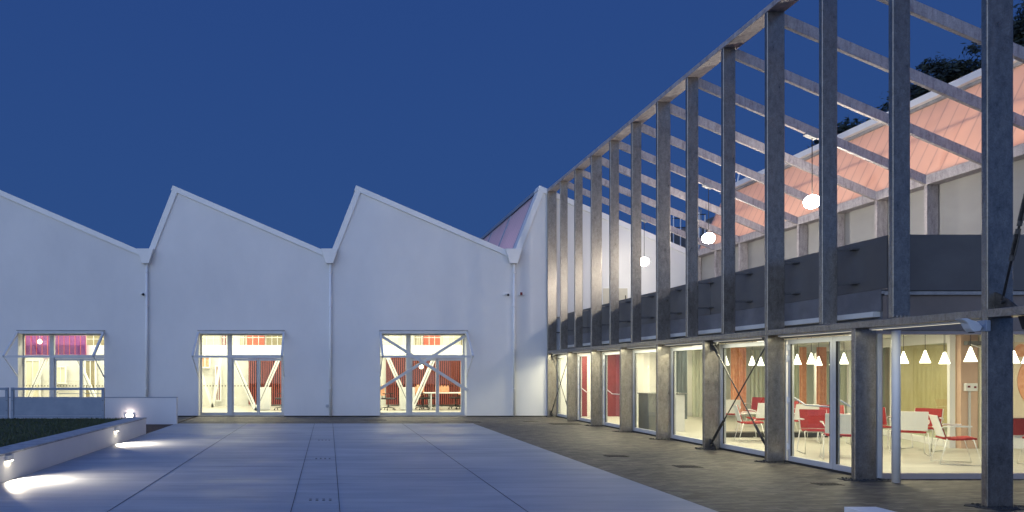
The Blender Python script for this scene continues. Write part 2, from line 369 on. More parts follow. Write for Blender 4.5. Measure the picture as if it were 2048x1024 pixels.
# ------------------------------------------------------------------ sawtooth hall
V = [-6.40 + 6.506 * k for k in range(-2, 4)]     # valleys; last = 13.118
ZV, ZP, DP = 5.70, 8.06, 0.93
hall = thing('sawtooth_hall', 'white rendered factory hall with sawtooth gables and lit glazed entrances', 'building', (0, F + 0.2, 0))
openings = [(-11.04, -7.98), (-4.62, -1.58), (1.83, 4.91)]
poly = [(V[0], 0.03)]
for a, b in openings: poly += [(a, 0.03), (a, 3.0), (b, 3.0), (b, 0.03)]
poly += [(V[5], 0.03), (V[5], ZV)]
for k in (4, 3, 2, 1, 0): poly += [(V[k] + DP, ZP), (V[k], ZV)]
MB().prism(poly, 'y', F, F + 0.4).build('wall', 'render', hall)
MB().box(V[0], V[5], F + 0.05, F + 0.35, -0.05, 0.029).build('plinth', 'dark', hall)
def strip(mb, p, q, w, y0, y1, e0=0.0, e1=0.0):      # band of width w below the line p-q, seen frontally
    p = Vector(p); q = Vector(q); d = (q - p).normalized(); n = Vector((d.y, -d.x))
    if n.y > 0: n = -n
    p = p - d * e0; q = q + d * e1
    a, b = p - n * 0.03, q - n * 0.03; c_, e_ = q + n * w, p + n * w
    mb.prism([tuple(a), tuple(b), tuple(c_), tuple(e_)], 'y', y0, y1)
for k in range(5):
    cp = MB(); strip(cp, (V[k] + DP, ZP + 0.09), (V[k + 1], ZV + 0.05), 0.15, F - 0.055, F + 0.42, 0.07, 0.0)
    cp.build('coping', 'trim', hall)
    cp = MB(); strip(cp, (V[k] - 0.02, ZV + 0.05), (V[k] + DP - 0.03, ZP + 0.03), 0.17, F - 0.05, F + 0.415, 0.0, -0.02)
    cp.build('coping', 'trim', hall)
    # roof slope and steep glazed side behind the parapet
    sl_ = MB(); strip(sl_, (V[k] + DP, ZP + 0.02), (V[k + 1], ZV - 0.02), 0.15, F + 0.43, 46); sl_.build('roof', 'roof', hall)
    sk = MB(); strip(sk, (V[k], ZV - 0.02), (V[k] + DP - 0.02, ZP - 0.05), 0.03, F + 0.43, 46); sk = sk.build('skylight', 'poly_pale', hall)
    rd = MB().box(V[k] + DP - 0.12, V[k] + DP + 0.1, F + 0.43, 46, ZP - 0.06, ZP + 0.06); rd.build('ridge_cap', 'bluegrey', sk)
    for yy in [F + 0.5 + 3.2 * i for i in range(7)]:
        MB().tube([(V[k] - 0.03, yy, ZV), (V[k] + DP - 0.06, yy, ZP - 0.08)], 0.045, 6).build('glazing_bar', 'bluegrey', sk)
for k in (1, 2, 3, 4):
    x = V[k] - 0.07 if k < 4 else V[k] - 0.07
    if k == 4: pass
    hp_ = [(x - 0.30, 5.94), (x + 0.30, 5.94), (x + 0.13, 5.42), (x - 0.13, 5.42)]
    dp = MB(); dp.tube([(x + 0.03, F - 0.08, 5.43), (x + 0.03, F - 0.08, 0.02)], 0.045, 12); dp = dp.build('downpipe', 'trim', hall, smooth=True)
    MB().prism(hp_, 'y', F - 0.2, F - 0.06).build('hopper_head', 'trim', dp, bevel=0.01)
    for z in (5.1, 3.9, 2.4, 1.0):
        bk = MB(); bk.lathe((x + 0.03, F - 0.08, z), [(0.047, -0.02), (0.056, -0.02), (0.056, 0.02), (0.047, 0.02)], 12); bk.box(x + 0.0, x + 0.06, F - 0.035, F - 0.002, z - 0.015, z + 0.015)
        bk.build('pipe_bracket', 'trim', dp)
for yy in (F + 2, F + 6, F + 11):
    area('loft_lamp', (V[4] + 1.7, yy - F - 0.2, 5.2), 0.5, 3.0, 40, rot=(0, R(140), 0), col=(0.85, 0.80, 1.0), parent=hall)  # unseen lilac light added under one tooth to brighten its skylight

# entrances
GY = F + 0.40
def entrance(a, b, bars):
    e = part_empty('glazed_entrance', hall, (0, 0, 0))
    fr = MB(); y0, y1 = GY - 0.02, GY + 0.08; m0 = a + 0.97; m1 = m0 + 0.17; dmid = (m1 + b) / 2 + 0.0
    fr.box(a, a + 0.05, y0, y1, 0.03, 3.0); fr.box(b - 0.06, b, y0, y1, 0.03, 3.0)
    fr.box(a + 0.05, b - 0.06, y0, y1, 2.90, 3.0); fr.box(a + 0.05, m0, y0, y1, 0.03, 0.12)
    fr.box(m0, m1, y0 - 0.03, y1 - 0.002, 0.03, 2.90)
    fr.box(a + 0.05, m0, y0, y1, 2.10, 2.155)
    fr.box(m1, b - 0.06, y0, y1, 2.07, 2.20)
    fr.build('frame', 'frame', e, bevel=0.006)
    for l, r_ in ((m1 + 0.005, dmid - 0.004), (dmid + 0.004, b - 0.065)):
        d = MB(); w = 0.055
        d.box(l, l + w, y0 + 0.01, y1 - 0.01, 0.035, 2.065); d.box(r_ - w, r_, y0 + 0.01, y1 - 0.01, 0.035, 2.065)
        d.box(l + w, r_ - w, y0 + 0.01, y1 - 0.01, 1.99, 2.065); d.box(l + w, r_ - w, y0 + 0.01, y1 - 0.01, 0.035, 0.13)
        d = d.build('door', 'frame', e)
        MB().box(l + w, r_ - w, GY + 0.025, GY + 0.035, 0.13, 1.99).build('pane', 'glass', d)
        if bars: MB().tube([(l + w, GY + 0.06, 0.86), (l + w + 0.06, GY + 0.1, 0.80), (r_ - w, GY + 0.1, 0.80)], 0.012, 6).build('push_bar', 'bluegrey', d)
    MB().box(a + 0.05, m0, GY + 0.025, GY + 0.035, 0.12, 2.10).build('pane', 'glass', e)
    MB().box(a + 0.05, m0, GY + 0.025, GY + 0.035, 2.155, 2.90).build('pane', 'glass', e)
    MB().box(m1, b - 0.06, GY + 0.025, GY + 0.035, 2.20, 2.90).build('pane', 'glass', e)
    ds = MB()
    for l, r_ in ((a + 0.12, m0 - 0.02), (m1 + 0.1, dmid - 0.1), (dmid + 0.1, b - 0.14)):
        x = l
        while x < r_:
            ds.box(x - 0.02, x + 0.02, GY + 0.018, GY + 0.0245, 1.06, 1.10); x += 0.11
    ds.build('glass_marking', 'dark', e)
    MB().box(a, b, F + 0.02, GY + 0.1, -0.03, 0.0295).build('threshold', 'fascia', e)
for i, (a, b) in enumerate(openings): entrance(a, b, i == 0)

# tilted steel awning frames with stays
for i, (a, b) in enumerate(openings):
    zt, zb, yo = 2.99, 2.11, F - 1.08
    aw = MB(); s_ = 0.028
    def bar(mb, p, q, w=0.03, h=0.03):
        p = Vector(p); q = Vector(q); d = (q - p).normalized(); up = Vector((0, 0, 1)) if abs(d.z) < 0.9 else Vector((1, 0, 0))
        sd = d.cross(up).normalized(); u = sd.cross(d)
        vs = []
        for pt in (p, q):
            for sx, sy in ((-1, -1), (1, -1), (1, 1), (-1, 1)): vs.append(mb.bm.verts.new(pt + sd * sx * w + u * sy * h))
        for f in ((0, 1, 2, 3), (7, 6, 5, 4), (0, 4, 5, 1), (1, 5, 6, 2), (2, 6, 7, 3), (3, 7, 4, 0)): mb.bm.faces.new([vs[k] for k in f])
    bar(aw, (a + 0.03, F - 0.04, zt + 0.0), (b - 0.03, F - 0.04, zt + 0.0), 0.035, 0.045)
    bar(aw, (a + 0.03, yo, zb), (b - 0.03, yo, zb), 0.03, 0.035)
    bar(aw, (a + 0.01, F - 0.05, zt - 0.01), (a + 0.01, yo - 0.02, zb), 0.035, 0.04)
    bar(aw, (b - 0.01, F - 0.05, zt - 0.01), (b - 0.01, yo - 0.02, zb), 0.035, 0.04)
    aw = aw.build('awning_frame', 'awning', hall)
    MB().box(a - 0.03, b + 0.03, F - 0.07, F + 0.03, 3.045, 3.07).build('drip_flashing', 'cap', aw)
    for x in (a + 0.0, b - 0.0):
        st_ = MB(); st_.tube([(x, yo, zb), (x, F - 0.02, 1.42)], 0.014, 8); st_.tube([(x, yo + 0.45, zb - 0.29), (x, F - 0.02, 1.42)], 0.022, 8)
        st_.build('stay', 'trim', aw)
xb = MB(); a, b = openings[2]
bar(xb, (a + 0.02, F - 0.02, 2.88), (b + 0.05, F - 0.02, 0.92), 0.03, 0.05)
xb.build('cross_brace', 'awning', hall)
xb = MB(); bar(xb, (b - 0.02, F + 0.09, 2.88), (a - 0.0, F + 0.09, 0.98), 0.03, 0.05)
xb.build('cross_brace', 'awning', hall)

# inside of the hall
IY = 31.3
fl = MB().box(V[0] + 0.1, V[5] - 0.1, GY + 0.12, IY + 0.3, -0.2, 0.02); fl.build('floor', 'floor_in', hall)
iw = MB(); iw.box(V[0] + 0.1, V[5] - 0.1, IY, IY + 0.2, 0.02, 4.4); iw.box(V[0] + 0.1, V[0] + 0.3, GY + 0.12, IY, 0.02, 4.4); iw.box(7.2, 7.4, GY + 0.12, IY, 0.02, 4.4)
iw.build('interior_wall', 'plaster_back', hall)
MB().box(V[0] + 0.1, V[5] - 0.1, F + 0.42, IY + 0.2, 4.4, 4.5).build('ceiling', 'ceil', hall)
MB().box(V[0] + 0.3, 7.2, 27.45, 27.65, 2.24, 2.66).build('interior_beam', 'plaster', hall)
def px(x, Y): return (x - 657) * Y / 1365.33
def pz(y, Y): return 1.6 + (743.2 - y) * Y / 1365.33
for ax in (-12.3, -9.2, -2.92, 3.33):
    for dx in (-0.98, 0.98):
        vb = MB(); bar(vb, (ax, 27.5, 0.02), (ax + dx, 27.5, 2.26), 0.075, 0.075)
        vb = vb.build('brace_column', 'plaster', hall)
        sl2 = MB(); bar(sl2, (ax + dx * 0.12, 27.42, 0.29), (ax + dx * 0.92, 27.42, 2.08), 0.002, 0.012); sl2.build('slot', 'counter', vb)
for ax in (-5.12,):
    for dx in (-0.85, 0.42):
        vb = MB(); bar(vb, (ax, 30.2, 0.02), (ax + dx, 30.2, 2.5), 0.06, 0.06); vb.build('brace_column', 'plaster', hall)
def slats(x0, x1, z0, z1, y):
    bk = MB().box(x0, x1, y, y + 0.06, z0, z1).build('slatted_screen', 'slatdark', hall)
    s_ = MB(); x = x0 + 0.02
    while x < x1 - 0.04:
        s_.box(x, x + 0.04, y - 0.07, y - 0.005, z0, z1); x += 0.095
    s_.build('slats', 'slat', bk)
slats(px(497, 31), px(568, 31), 0.1, 2.55, 31.0)
slats(px(772, 31), px(935, 31), 0.1, 2.55, 31.0)
def paneon(p0, p1, y0, y1, mat, Y=31.25):
    f = MB(); a, b, c, d = px(p0, Y), px(p1, Y), pz(y1, Y), pz(y0, Y)
    f.box(a, b, Y - 0.02, Y + 0.02, c, d); f = f.build('clerestory_pane', mat, hall)
    g_ = MB()
    for k in (1, 2): xx = a + (b - a) * k / 3; g_.box(xx - 0.012, xx + 0.012, Y - 0.04, Y - 0.021, c, d)
    g_.box(a, b, Y - 0.045, Y - 0.022, (c + d) / 2 - 0.012, (c + d) / 2 + 0.012)
    g_.build('glazing_bar', 'plaster', f)
for a_ in ((444, 452, 660, 691, 'redwall'), (481, 490, 660, 691, 'olive'), (494, 529, 660, 691, 'brickred'), (533, 566, 660, 691, 'olive'),
           (758, 764, 660, 691, 'brickred'), (778, 802, 660, 691, 'pale'), (830, 842, 660, 691, 'olive'), (847, 880, 660, 691, 'brickred'), (885, 918, 660, 691, 'pale'), (922, 930, 660, 691, 'olive'),
           (174, 215, 662, 695, 'olive'), (400, 440, 662, 691, 'pale')):
    paneon(*a_)
mg = MB(); mg.box(px(40, 27.3), px(172, 27.3), 27.3, 27.33, pz(710, 27.3), 3.4); mg = mg.build('coloured_screen', 'magenta', hall)
gm = MB()
for q in range(40, 173, 11): gm.box(px(q, 27.28) - 0.008, px(q, 27.28) + 0.008, 27.27, 27.297, pz(710, 27.3), 3.4)
gm.build('glazing_bar', 'brickred', mg)
for p0, p1, y0, y1, mat in ((53, 78, 722, 800, 'pale'), (112, 130, 735, 765, 'pale'), (172, 190, 722, 800, 'olive'), (402, 418, 716, 734, 'orange'), (433, 440, 733, 800, 'slat')):
    f = MB(); Y = 31.1; f.box(px(p0, Y), px(p1, Y), Y, Y + 0.1, pz(y1, Y), pz(y0, Y)); f = f.build('interior_window', mat, hall)
    g_ = MB(); a, b, c, d = px(p0, Y), px(p1, Y), pz(y1, Y), pz(y0, Y)
    g_.box(a - 0.06, a, Y - 0.05, Y + 0.1, c - 0.06, d + 0.06); g_.box(b, b + 0.06, Y - 0.05, Y + 0.1, c - 0.06, d + 0.06); g_.box(a, b, Y - 0.05, Y + 0.1, d, d + 0.06); g_.box(a, b, Y - 0.05, Y + 0.1, c - 0.06, c)
    g_.box((a + b) / 2 - 0.02, (a + b) / 2 + 0.02, Y - 0.04, Y - 0.005, c, d); g_.build('frame', 'trim', f)
for cx in (-13.6, -10.4, -7.2, -4.0, -0.8, 2.4, 5.4):
    for cy in (26.0, 29.4):
        k = thing('ceiling_light', 'square lit ceiling panel inside the sawtooth hall', 'ceiling light', (cx, cy, 4.4), group='ceiling panels inside the sawtooth hall')
        MB().box(cx - 0.7, cx + 0.7, cy - 0.35, cy + 0.35, 4.33, 4.399).build('housing', 'trim', k)
        MB().box(cx - 0.65, cx + 0.65, cy - 0.3, cy + 0.3, 4.322, 4.328).build('diffuser', 'diffuser', k)
        area('panel_lamp', (0, 0, -0.10), 1.3, 0.6, 130, parent=k, col=(1.0, 0.92, 0.68))

# ------------------------------------------------------------------ glass wing on the right
wing = thing('glass_wing', 'flat glazed wing under the steel frame, lit from inside, white upper wall and pink rooflight', 'building', (10.5, 17, 0))
GX = 8.09
YN = 10.16
MB().box(GX + 0.0, 20.0, YN + 0.02, F - 0.02, -0.2, 0.02).build('floor', 'floor_in', wing)
MB().box(GX + 0.09, 20.0, YN + 0.09, F - 0.01, 2.42, 2.5).build('ceiling', 'ceil', wing)
MB().box(8.26, 13.2, YN + 0.05, F - 0.01, 2.505, 2.83).build('roof_terrace', 'roof', wing)
MB().box(13.2, 20.0, YN + 0.05, F - 0.01, 2.505, 2.83).build('roof_terrace', 'roof', wing)
# parapet of dark sheets: long side and the return facing the plaza
pp = MB(); y = YN
n_ = 6; L = (F - YN - 0.05) / n_
for i in range(n_): pp.box(8.31, 8.35, YN + 0.006 + i * L, YN - 0.006 + (i + 1) * L, 2.84, 3.63)
pp.build('parapet', 'dark_panel', wing, bevel=0.004)
pp = MB()
for i in range(4): pp.box(8.31 + i * 2.4 + 0.006, 8.31 + (i + 1) * 2.4 - 0.006, YN - 0.045, YN - 0.003, 2.80, 3.63)
pp.build('parapet', 'dark_panel', wing, bevel=0.004)
lg = MB(); lg.box(8.27, 8.33, YN + 0.0, F - 0.01, 2.76, 2.80); lg.box(8.27, 18, YN - 0.07, YN - 0.004, 2.735, 2.785)
lg.build('ledge', 'cap', wing)
MB().box(8.285, 8.32, YN + 0.05, F - 0.01, 2.27, 2.755).build('fascia', 'fascia', wing)
MB().box(8.285, 18, YN - 0.03, YN + 0.045, 2.21, 2.73).build('fascia', 'beige', wing)
MB().box(8.02, 8.28, YN + 0.05, F - 0.01, 2.185, 2.215).build('soffit', 'fascia', wing)
# side glazing bays
C0 = 8.12; CS = 2.0175
cy_ = [C0 + CS * k for k in range(9)]
def glazed_frame(y0, y1, name, x0=GX, w=0.06, z0=0.03, z1=2.16, bar_z=None, hinge=False, handle=False):
    f = MB(); x1 = x0 + 0.07
    f.box(x0, x1, y0, y0 + w, z0, z1); f.box(x0, x1, y1 - w, y1, z0, z1); f.box(x0, x1, y0 + w, y1 - w, z1 - 0.08, z1); f.box(x0, x1, y0 + w, y1 - w, z0, z0 + 0.09)
    f = f.build(name, 'frame', wing, bevel=0.005)
    MB().box(x0 + 0.03, x0 + 0.04, y0 + w, y1 - w, z0 + 0.09, z1 - 0.08).build('pane', 'glass', f)
    MB().box(x0 + 0.002, x0 + 0.025, y0 + w - 0.0, y0 + w + 0.012, z0 + 0.09, z1 - 0.08).build('gasket', 'dark', f)
    MB().box(x0 + 0.002, x0 + 0.025, y1 - w - 0.012, y1 - w, z0 + 0.09, z1 - 0.08).build('gasket', 'dark', f)
    if hinge:
        for z in (0.28, 1.1, 1.83, 2.02):
            h = MB(); h.tube([(x0 - 0.015, y1 - 0.01, z - 0.06), (x0 - 0.015, y1 - 0.01, z + 0.06)], 0.014, 8); h.box(x0 - 0.012, x0 - 0.002, y1 - 0.05, y1 + 0.02, z - 0.04, z + 0.04)
            h.build('hinge', 'trim', f)
    if bar_z:
        q = MB(); q.tube([(x0 + 0.06, y0 + 0.1, bar_z), (x0 + 0.14, y0 + 0.16, bar_z), (x0 + 0.14, y1 - 0.25, bar_z), (x0 + 0.06, y1 - 0.08, bar_z + 0.12)], 0.014, 8)
        q.build('push_bar', 'white_metal', f)
    return f
T = 0.075
def bay(k): return cy_[k], cy_[k + 1] - T
a, b = bay(1); mid = a + (b - a) * 0.42
glazed_frame(a + 0.03, mid - 0.004, 'glazed_door', bar_z=1.02); glazed_frame(mid + 0.004, b - 0.06, 'glazed_door', bar_z=1.02, hinge=True)
a, b = bay(2); glazed_frame(a + 0.03, b - 0.03, 'fixed_window')
a, b = bay(3); glazed_frame(a + 0.03, b - 0.03, 'fixed_window', bar_z=None)
a, b = bay(4); glazed_frame(a + 0.03, b - 0.03, 'fixed_window')
a, b = bay(5); glazed_frame(a + 0.45, b - 0.1, 'glazed_door', hinge=True, bar_z=0.95, w=0.09); MB().box(GX + 0.01, GX + 0.06, a + 0.02, a + 0.44, 0.03, 2.16).build('side_panel', 'frame', wing)
a, b = bay(6); glazed_frame(a + 0.45, b - 0.1, 'glazed_door', hinge=True, bar_z=0.95, w=0.09); MB().box(GX + 0.01, GX + 0.06, a + 0.02, a + 0.44, 0.03, 2.16).build('side_panel', 'frame', wing)
a, b = bay(7); glazed_frame(a + 0.03, b - 0.03, 'fixed_window')
tr = MB()
for k in range(1, 8): tr.box(GX + 0.005, GX + 0.065, cy_[k] - T, cy_[k], 0.03, 2.16)
tr.build('mullion', 'frame', wing)
MB().box(GX - 0.02, GX + 0.1, YN - 0.01, F, -0.03, 0.029).build('threshold', 'dark', wing)
# front glazing of the wing
fr = MB()
fr.box(8.10, 8.235, YN - 0.02, YN + 0.06, 0.0, 2.209); fr.box(8.235, 18, YN - 0.015, YN + 0.06, 0.0, 0.088); fr.box(8.235, 18, YN - 0.015, YN + 0.06, 2.15, 2.209)
for x in (9.95, 12.6, 15.2): fr.box(x - 0.04, x + 0.04, YN - 0.012, YN + 0.058, 0.088, 2.15)
fr = fr.build('front_window', 'frame_warmlit', wing, bevel=0.004)
for x0, x1 in ((8.235, 9.91), (9.99, 12.56), (12.64, 15.16), (15.24, 18)):
    MB().box(x0, x1, YN + 0.02, YN + 0.03, 0.088, 2.15).build('pane', 'glass', fr)
MB().tube([(8.18, 9.84, 0), (8.18, 9.84, 2.19)], 0.052, 16).build('downpipe', 'trim', wing, smooth=True)
# upper white wall, gable door, rooflight
M['panelwall'] = noisemat('pale grey wall panels', (0.29, 0.287, 0.283), (0.33, 0.327, 0.322), 0.7, 0.8, (1, 1, 2))
MB().box(13.22, 13.4, 9.0, F - 0.01, 2.84, 5.84).build('wall', 'panelwall', wing)
bx_ = MB(); bx_.box(px(1201, F), px(1259, F), F - 0.03, F - 0.003, 2.84, 4.60); bx_ = bx_.build('terrace_door', 'trim', wing)
MB().box(px(1205, F), px(1254, F), F - 0.036, F - 0.0305, 2.86, 4.55).build('door_leaf', noisemat('cream door paint', (0.52, 0.49, 0.40), (0.58, 0.55, 0.45), 0.6), bx_)
MB().box(px(1249, F), px(1250.5, F), F - 0.07, F - 0.037, 3.9, 4.3).build('handle', 'rod', bx_)
RXX, RZZ = 14.22, 8.0
BX, BZ = 13.22, 5.88
sk = MB(); nseg = 24
strip(sk, (BX, BZ), (RXX, RZZ), 0.02, 9.0, F + 0.1); sk = sk.build('rooflight', 'poly', wing)
pr = MB(); mxp = ((BX + RXX) / 2 + 0.09, (BZ + RZZ) / 2 - 0.02)
pr.tube([(mxp[0], 9.1, mxp[1]), (mxp[0], F, mxp[1])], 0.035, 6); pr.build('purlin', 'trim', sk)
rd = MB(); rd.prism([(RXX - 0.24, RZZ - 0.06), (RXX + 0.1, RZZ - 0.14), (RXX + 0.1, RZZ + 0.02), (RXX - 0.24, RZZ + 0.10)], 'y', 9.0, F + 0.12); rd.build('ridge_cap', 'trim', wing)
MB().prism([(RXX - 0.16, RZZ - 0.15), (RXX + 0.02, RZZ - 0.2), (RXX + 0.02, RZZ - 0.125), (RXX - 0.16, RZZ - 0.085)], 'y', 9.0, F + 0.11).build('ridge_trim', 'cap', wing)
rs = MB(); strip(rs, (RXX + 0.2, RZZ - 0.04), (20.2, 5.5), 0.15, 9.0, F + 0.1); rs.build('roof', 'roof', wing)
ew = MB(); ew.prism([(BX + 0.02, BZ - 0.02), (RXX, RZZ - 0.05), (20.2, 5.4), (20.2, 0), (13.5, 0), (13.5, BZ - 0.05)], 'y', F - 0.01, F + 0.1); ew.build('end_wall', 'render', wing)
MB().box(20.05, 20.2, YN, F, 0, 5.45).build('wall', 'render', wing)
ew = MB(); ew.prism([(BX + 0.02, 2.84), (BX + 0.02, BZ - 0.02), (RXX, RZZ - 0.05), (20.1, 5.4), (20.1, 2.84)], 'y', 8.9, 8.99); ew.build('end_wall', 'render', wing)
MB().box(13.22, 20.1, 8.9, YN - 0.08, 2.74, 2.835).build('roof_terrace', 'roof', wing)
# lamps in the loft behind the rooflight
for i in range(4):
    yy = 10.6 + i * 3.9
    area('loft_lamp', (15.9 - 10.5, yy - 17, 4.1), 0.8, 3.8, 185, rot=(0, R(138), 0), col=(1.0, 0.82, 0.72), parent=wing)

# wing interior
pA, pB = Vector((12.95, 14.1)), Vector((16.2, 24.0))
dd = (pB - pA).normalized(); ang = math.atan2(dd.y, dd.x)
def along(s, off=0.0): p = pA + dd * s + Vector((-dd.y, dd.x)) * off; return p
def slab(mb, s0, s1, t, z0, z1, off=0.0):
    p = [along(s0, off), along(s1, off), along(s1, off + t), along(s0, off + t)]
    mb.prism([tuple(q) for q in p], 'z', z0, z1)
pf = MB(); slab(pf, 0, 10.4, 0.1, 0.02, 0.16); slab(pf, 0, 10.4, 0.1, 2.2, 2.42)
for s_ in (0.0, 2.55, 5.1, 7.7, 10.3): slab(pf, s_, s_ + 0.1, 0.09, 0.16, 2.2, 0.005)
pf = pf.build('glass_partition', 'trim', wing)
for s_ in (0.1, 2.65, 5.2, 7.8):
    g_ = MB(); slab(g_, s_, s_ + 2.44, 0.012, 0.161, 2.199, 0.04); g_.build('pane', 'glass_in', pf)
fw = MB(); fw.box(12.97, 13.32, 14.0, 14.12, 0.02, 2.42); fw.build('interior_wall', 'pinkwall', wing)
fw = MB(); fw.box(13.33, 13.56, 13.97, 14.12, 0.02, 2.42); fw.build('door_frame', 'pale', wing)
fw = MB(); fw.box(13.57, 19.9, 14.02, 14.12, 0.02, 2.42); fw.build('interior_wall', 'plaster', wing)
MB().box(15.2, 16.9, 18.2, 18.3, 0.12, 2.32).build('plywood_screen', 'ply', wing)
MB().box(GX + 0.1, 19.9, F - 0.16, F - 0.02, 0.02, 2.42).build('interior_wall', 'plaster', wing)
MB().box(9.35, 10.3, F - 0.25, F - 0.162, 0.02, 2.2).build('red_panelling', 'redwall', wing); MB().box(8.92, 9.1, F - 0.25, F - 0.162, 0.02, 2.2).build('red_panelling', 'redwall', wing)
MB().box(10.3, 10.7, 21.9, 22.3, 0.021, 2.419).build('pillar', 'plaster', wing)
def curtain(name, x0, x1, y, z0, z1, mat, folds=8):
    m_ = MB(); n = folds * 6; top = []; bot = []
    for i in range(n + 1):
        u = i / n; x = x0 + (x1 - x0) * u; yy = y + 0.035 * math.sin(u * folds * 2 * math.pi) + 0.01 * math.sin(u * 17)
        top.append((x, yy, z1)); bot.append((x, yy, z0))
    for i in range(n): m_.quad([bot[i], bot[i + 1], top[i + 1], top[i]])
    return m_.build(name, mat, smooth=True)
tag(curtain('curtain', px(1462, 20), px(1492, 20), 20.0, 0.35, 2.3, 'orange', 5), 'orange hanging fabric seen between the crossed tie rods', 'curtain')
tag(curtain('curtain', px(1600, 19.6), px(1612, 19.6), 19.6, 0.3, 2.3, 'orange', 3), 'narrow orange hanging strip behind the left leaf of the double door', 'curtain')
tag(curtain('curtain', px(1634, 19.6), px(1652, 19.6), 19.6, 0.3, 2.3, 'orange', 4), 'wide orange hanging strip at the meeting of the double door leaves', 'curtain')
tag(curtain('curtain', px(1500, 22), px(1596, 22), 22.0, 0.1, 2.3, 'curtain_green', 12), 'long grey green curtain behind the red chairs', 'curtain')
tag(curtain('curtain', px(1350, 21.5), px(1374, 21.5), 21.5, 0.1, 2.3, 'curtain_blue', 6), 'slate blue curtain behind the third window from the crossed rods', 'curtain')
tag(curtain('curtain', px(1384, 22.5), px(1440, 22.5), 22.5, 0.1, 2.3, 'curtain_green', 9), 'pale grey green curtain left of the orange fabric', 'curtain')

# reception counter
ct = thing('reception_counter', 'dark grey and white reception counter behind the window near the red panelling', 'counter', (8.8, 18, 0.02))
MB().box(8.40, 8.75, 17.9, 18.5, 0.02, 1.0).build('side_panel', 'counter', ct); MB().box(8.751, 9.35, 17.92, 18.5, 0.02, 1.0).build('front_panel', 'plaster', ct)
MB().box(8.36, 9.40, 17.86, 18.54, 1.0, 1.03).build('top', 'counter', ct); MB().box(8.752, 9.35, 17.905, 17.919, 0.60, 0.62).build('trim_strip', 'trim', ct)
pl = MB().box(9.4, 12.3, 16.35, 16.75, 0.02, 0.13).build('low_plinth', 'dark', None, bevel=0.005); tag(pl, 'long low black plinth on the floor behind the red chairs', 'plinth')

# control box with conduit on pink wall
cb = thing('control_box', 'white twin control box with red displays on the dusty pink wall', 'control box', (13.14, 13.99, 1.3))
MB().box(13.02, 13.27, 13.95, 13.998, 1.20, 1.36).build('casing', 'trim', cb, bevel=0.006)
MB().box(13.06, 13.11, 13.942, 13.949, 1.27, 1.31).build('display', 'redwall', cb); MB().box(13.19, 13.235, 13.942, 13.949, 1.26, 1.30).build('display', 'redwall', cb)
MB().box(13.11, 13.14, 13.965, 13.998, 0.25, 1.198).build('conduit', 'frame', cb)
# door closer
dc = thing('door_closer', 'grey overhead door closer above the dusty pink wall', 'door closer', (13.15, 13.95, 2.2))
MB().box(13.0, 13.5, 13.88, 13.97, 2.14, 2.22).build('body', 'counter', dc); MB().tube([(13.03, 13.85, 2.15), (13.35, 13.75, 2.0), (13.6, 13.7, 1.75)], 0.012, 6).build('arm', 'trim', dc)
# framed abstract mural
mu = thing('wall_mural', 'orange and yellow circles over a red base on the right interior wall', 'mural', (15.0, 13.98, 1.2))
MB().box(14.0, 17.2, 13.985, 14.015, 0.65, 2.2).build('panel', noisemat('cream panel', (0.7, 0.6, 0.45), (0.75, 0.65, 0.5), 0.6), mu)
def disc(mb, cx, cz, r, y0, y1): mb.prism([(cx + r * math.cos(a * math.pi / 24), cz + r * math.sin(a * math.pi / 24)) for a in range(48)], 'y', y0, y1)
d = MB(); disc(d, 14.75, 1.40, 0.64, 13.975, 13.984); d.build('large_disc', 'orange', mu)
d = MB(); disc(d, 14.85, 1.38, 0.42, 13.965, 13.974); d.build('inner_disc', 'yellow', mu)
d = MB(); disc(d, 14.18, 2.03, 0.13, 13.975, 13.984); d.build('small_disc', 'orange', mu)
MB().box(14.0, 17.2, 13.955, 13.984, 0.3, 0.64).build('base_band', 'redwall', mu)
MB().box(14.66, 15.4, 13.93, 13.96, 1.18, 1.45).build('screen', 'dark', mu)

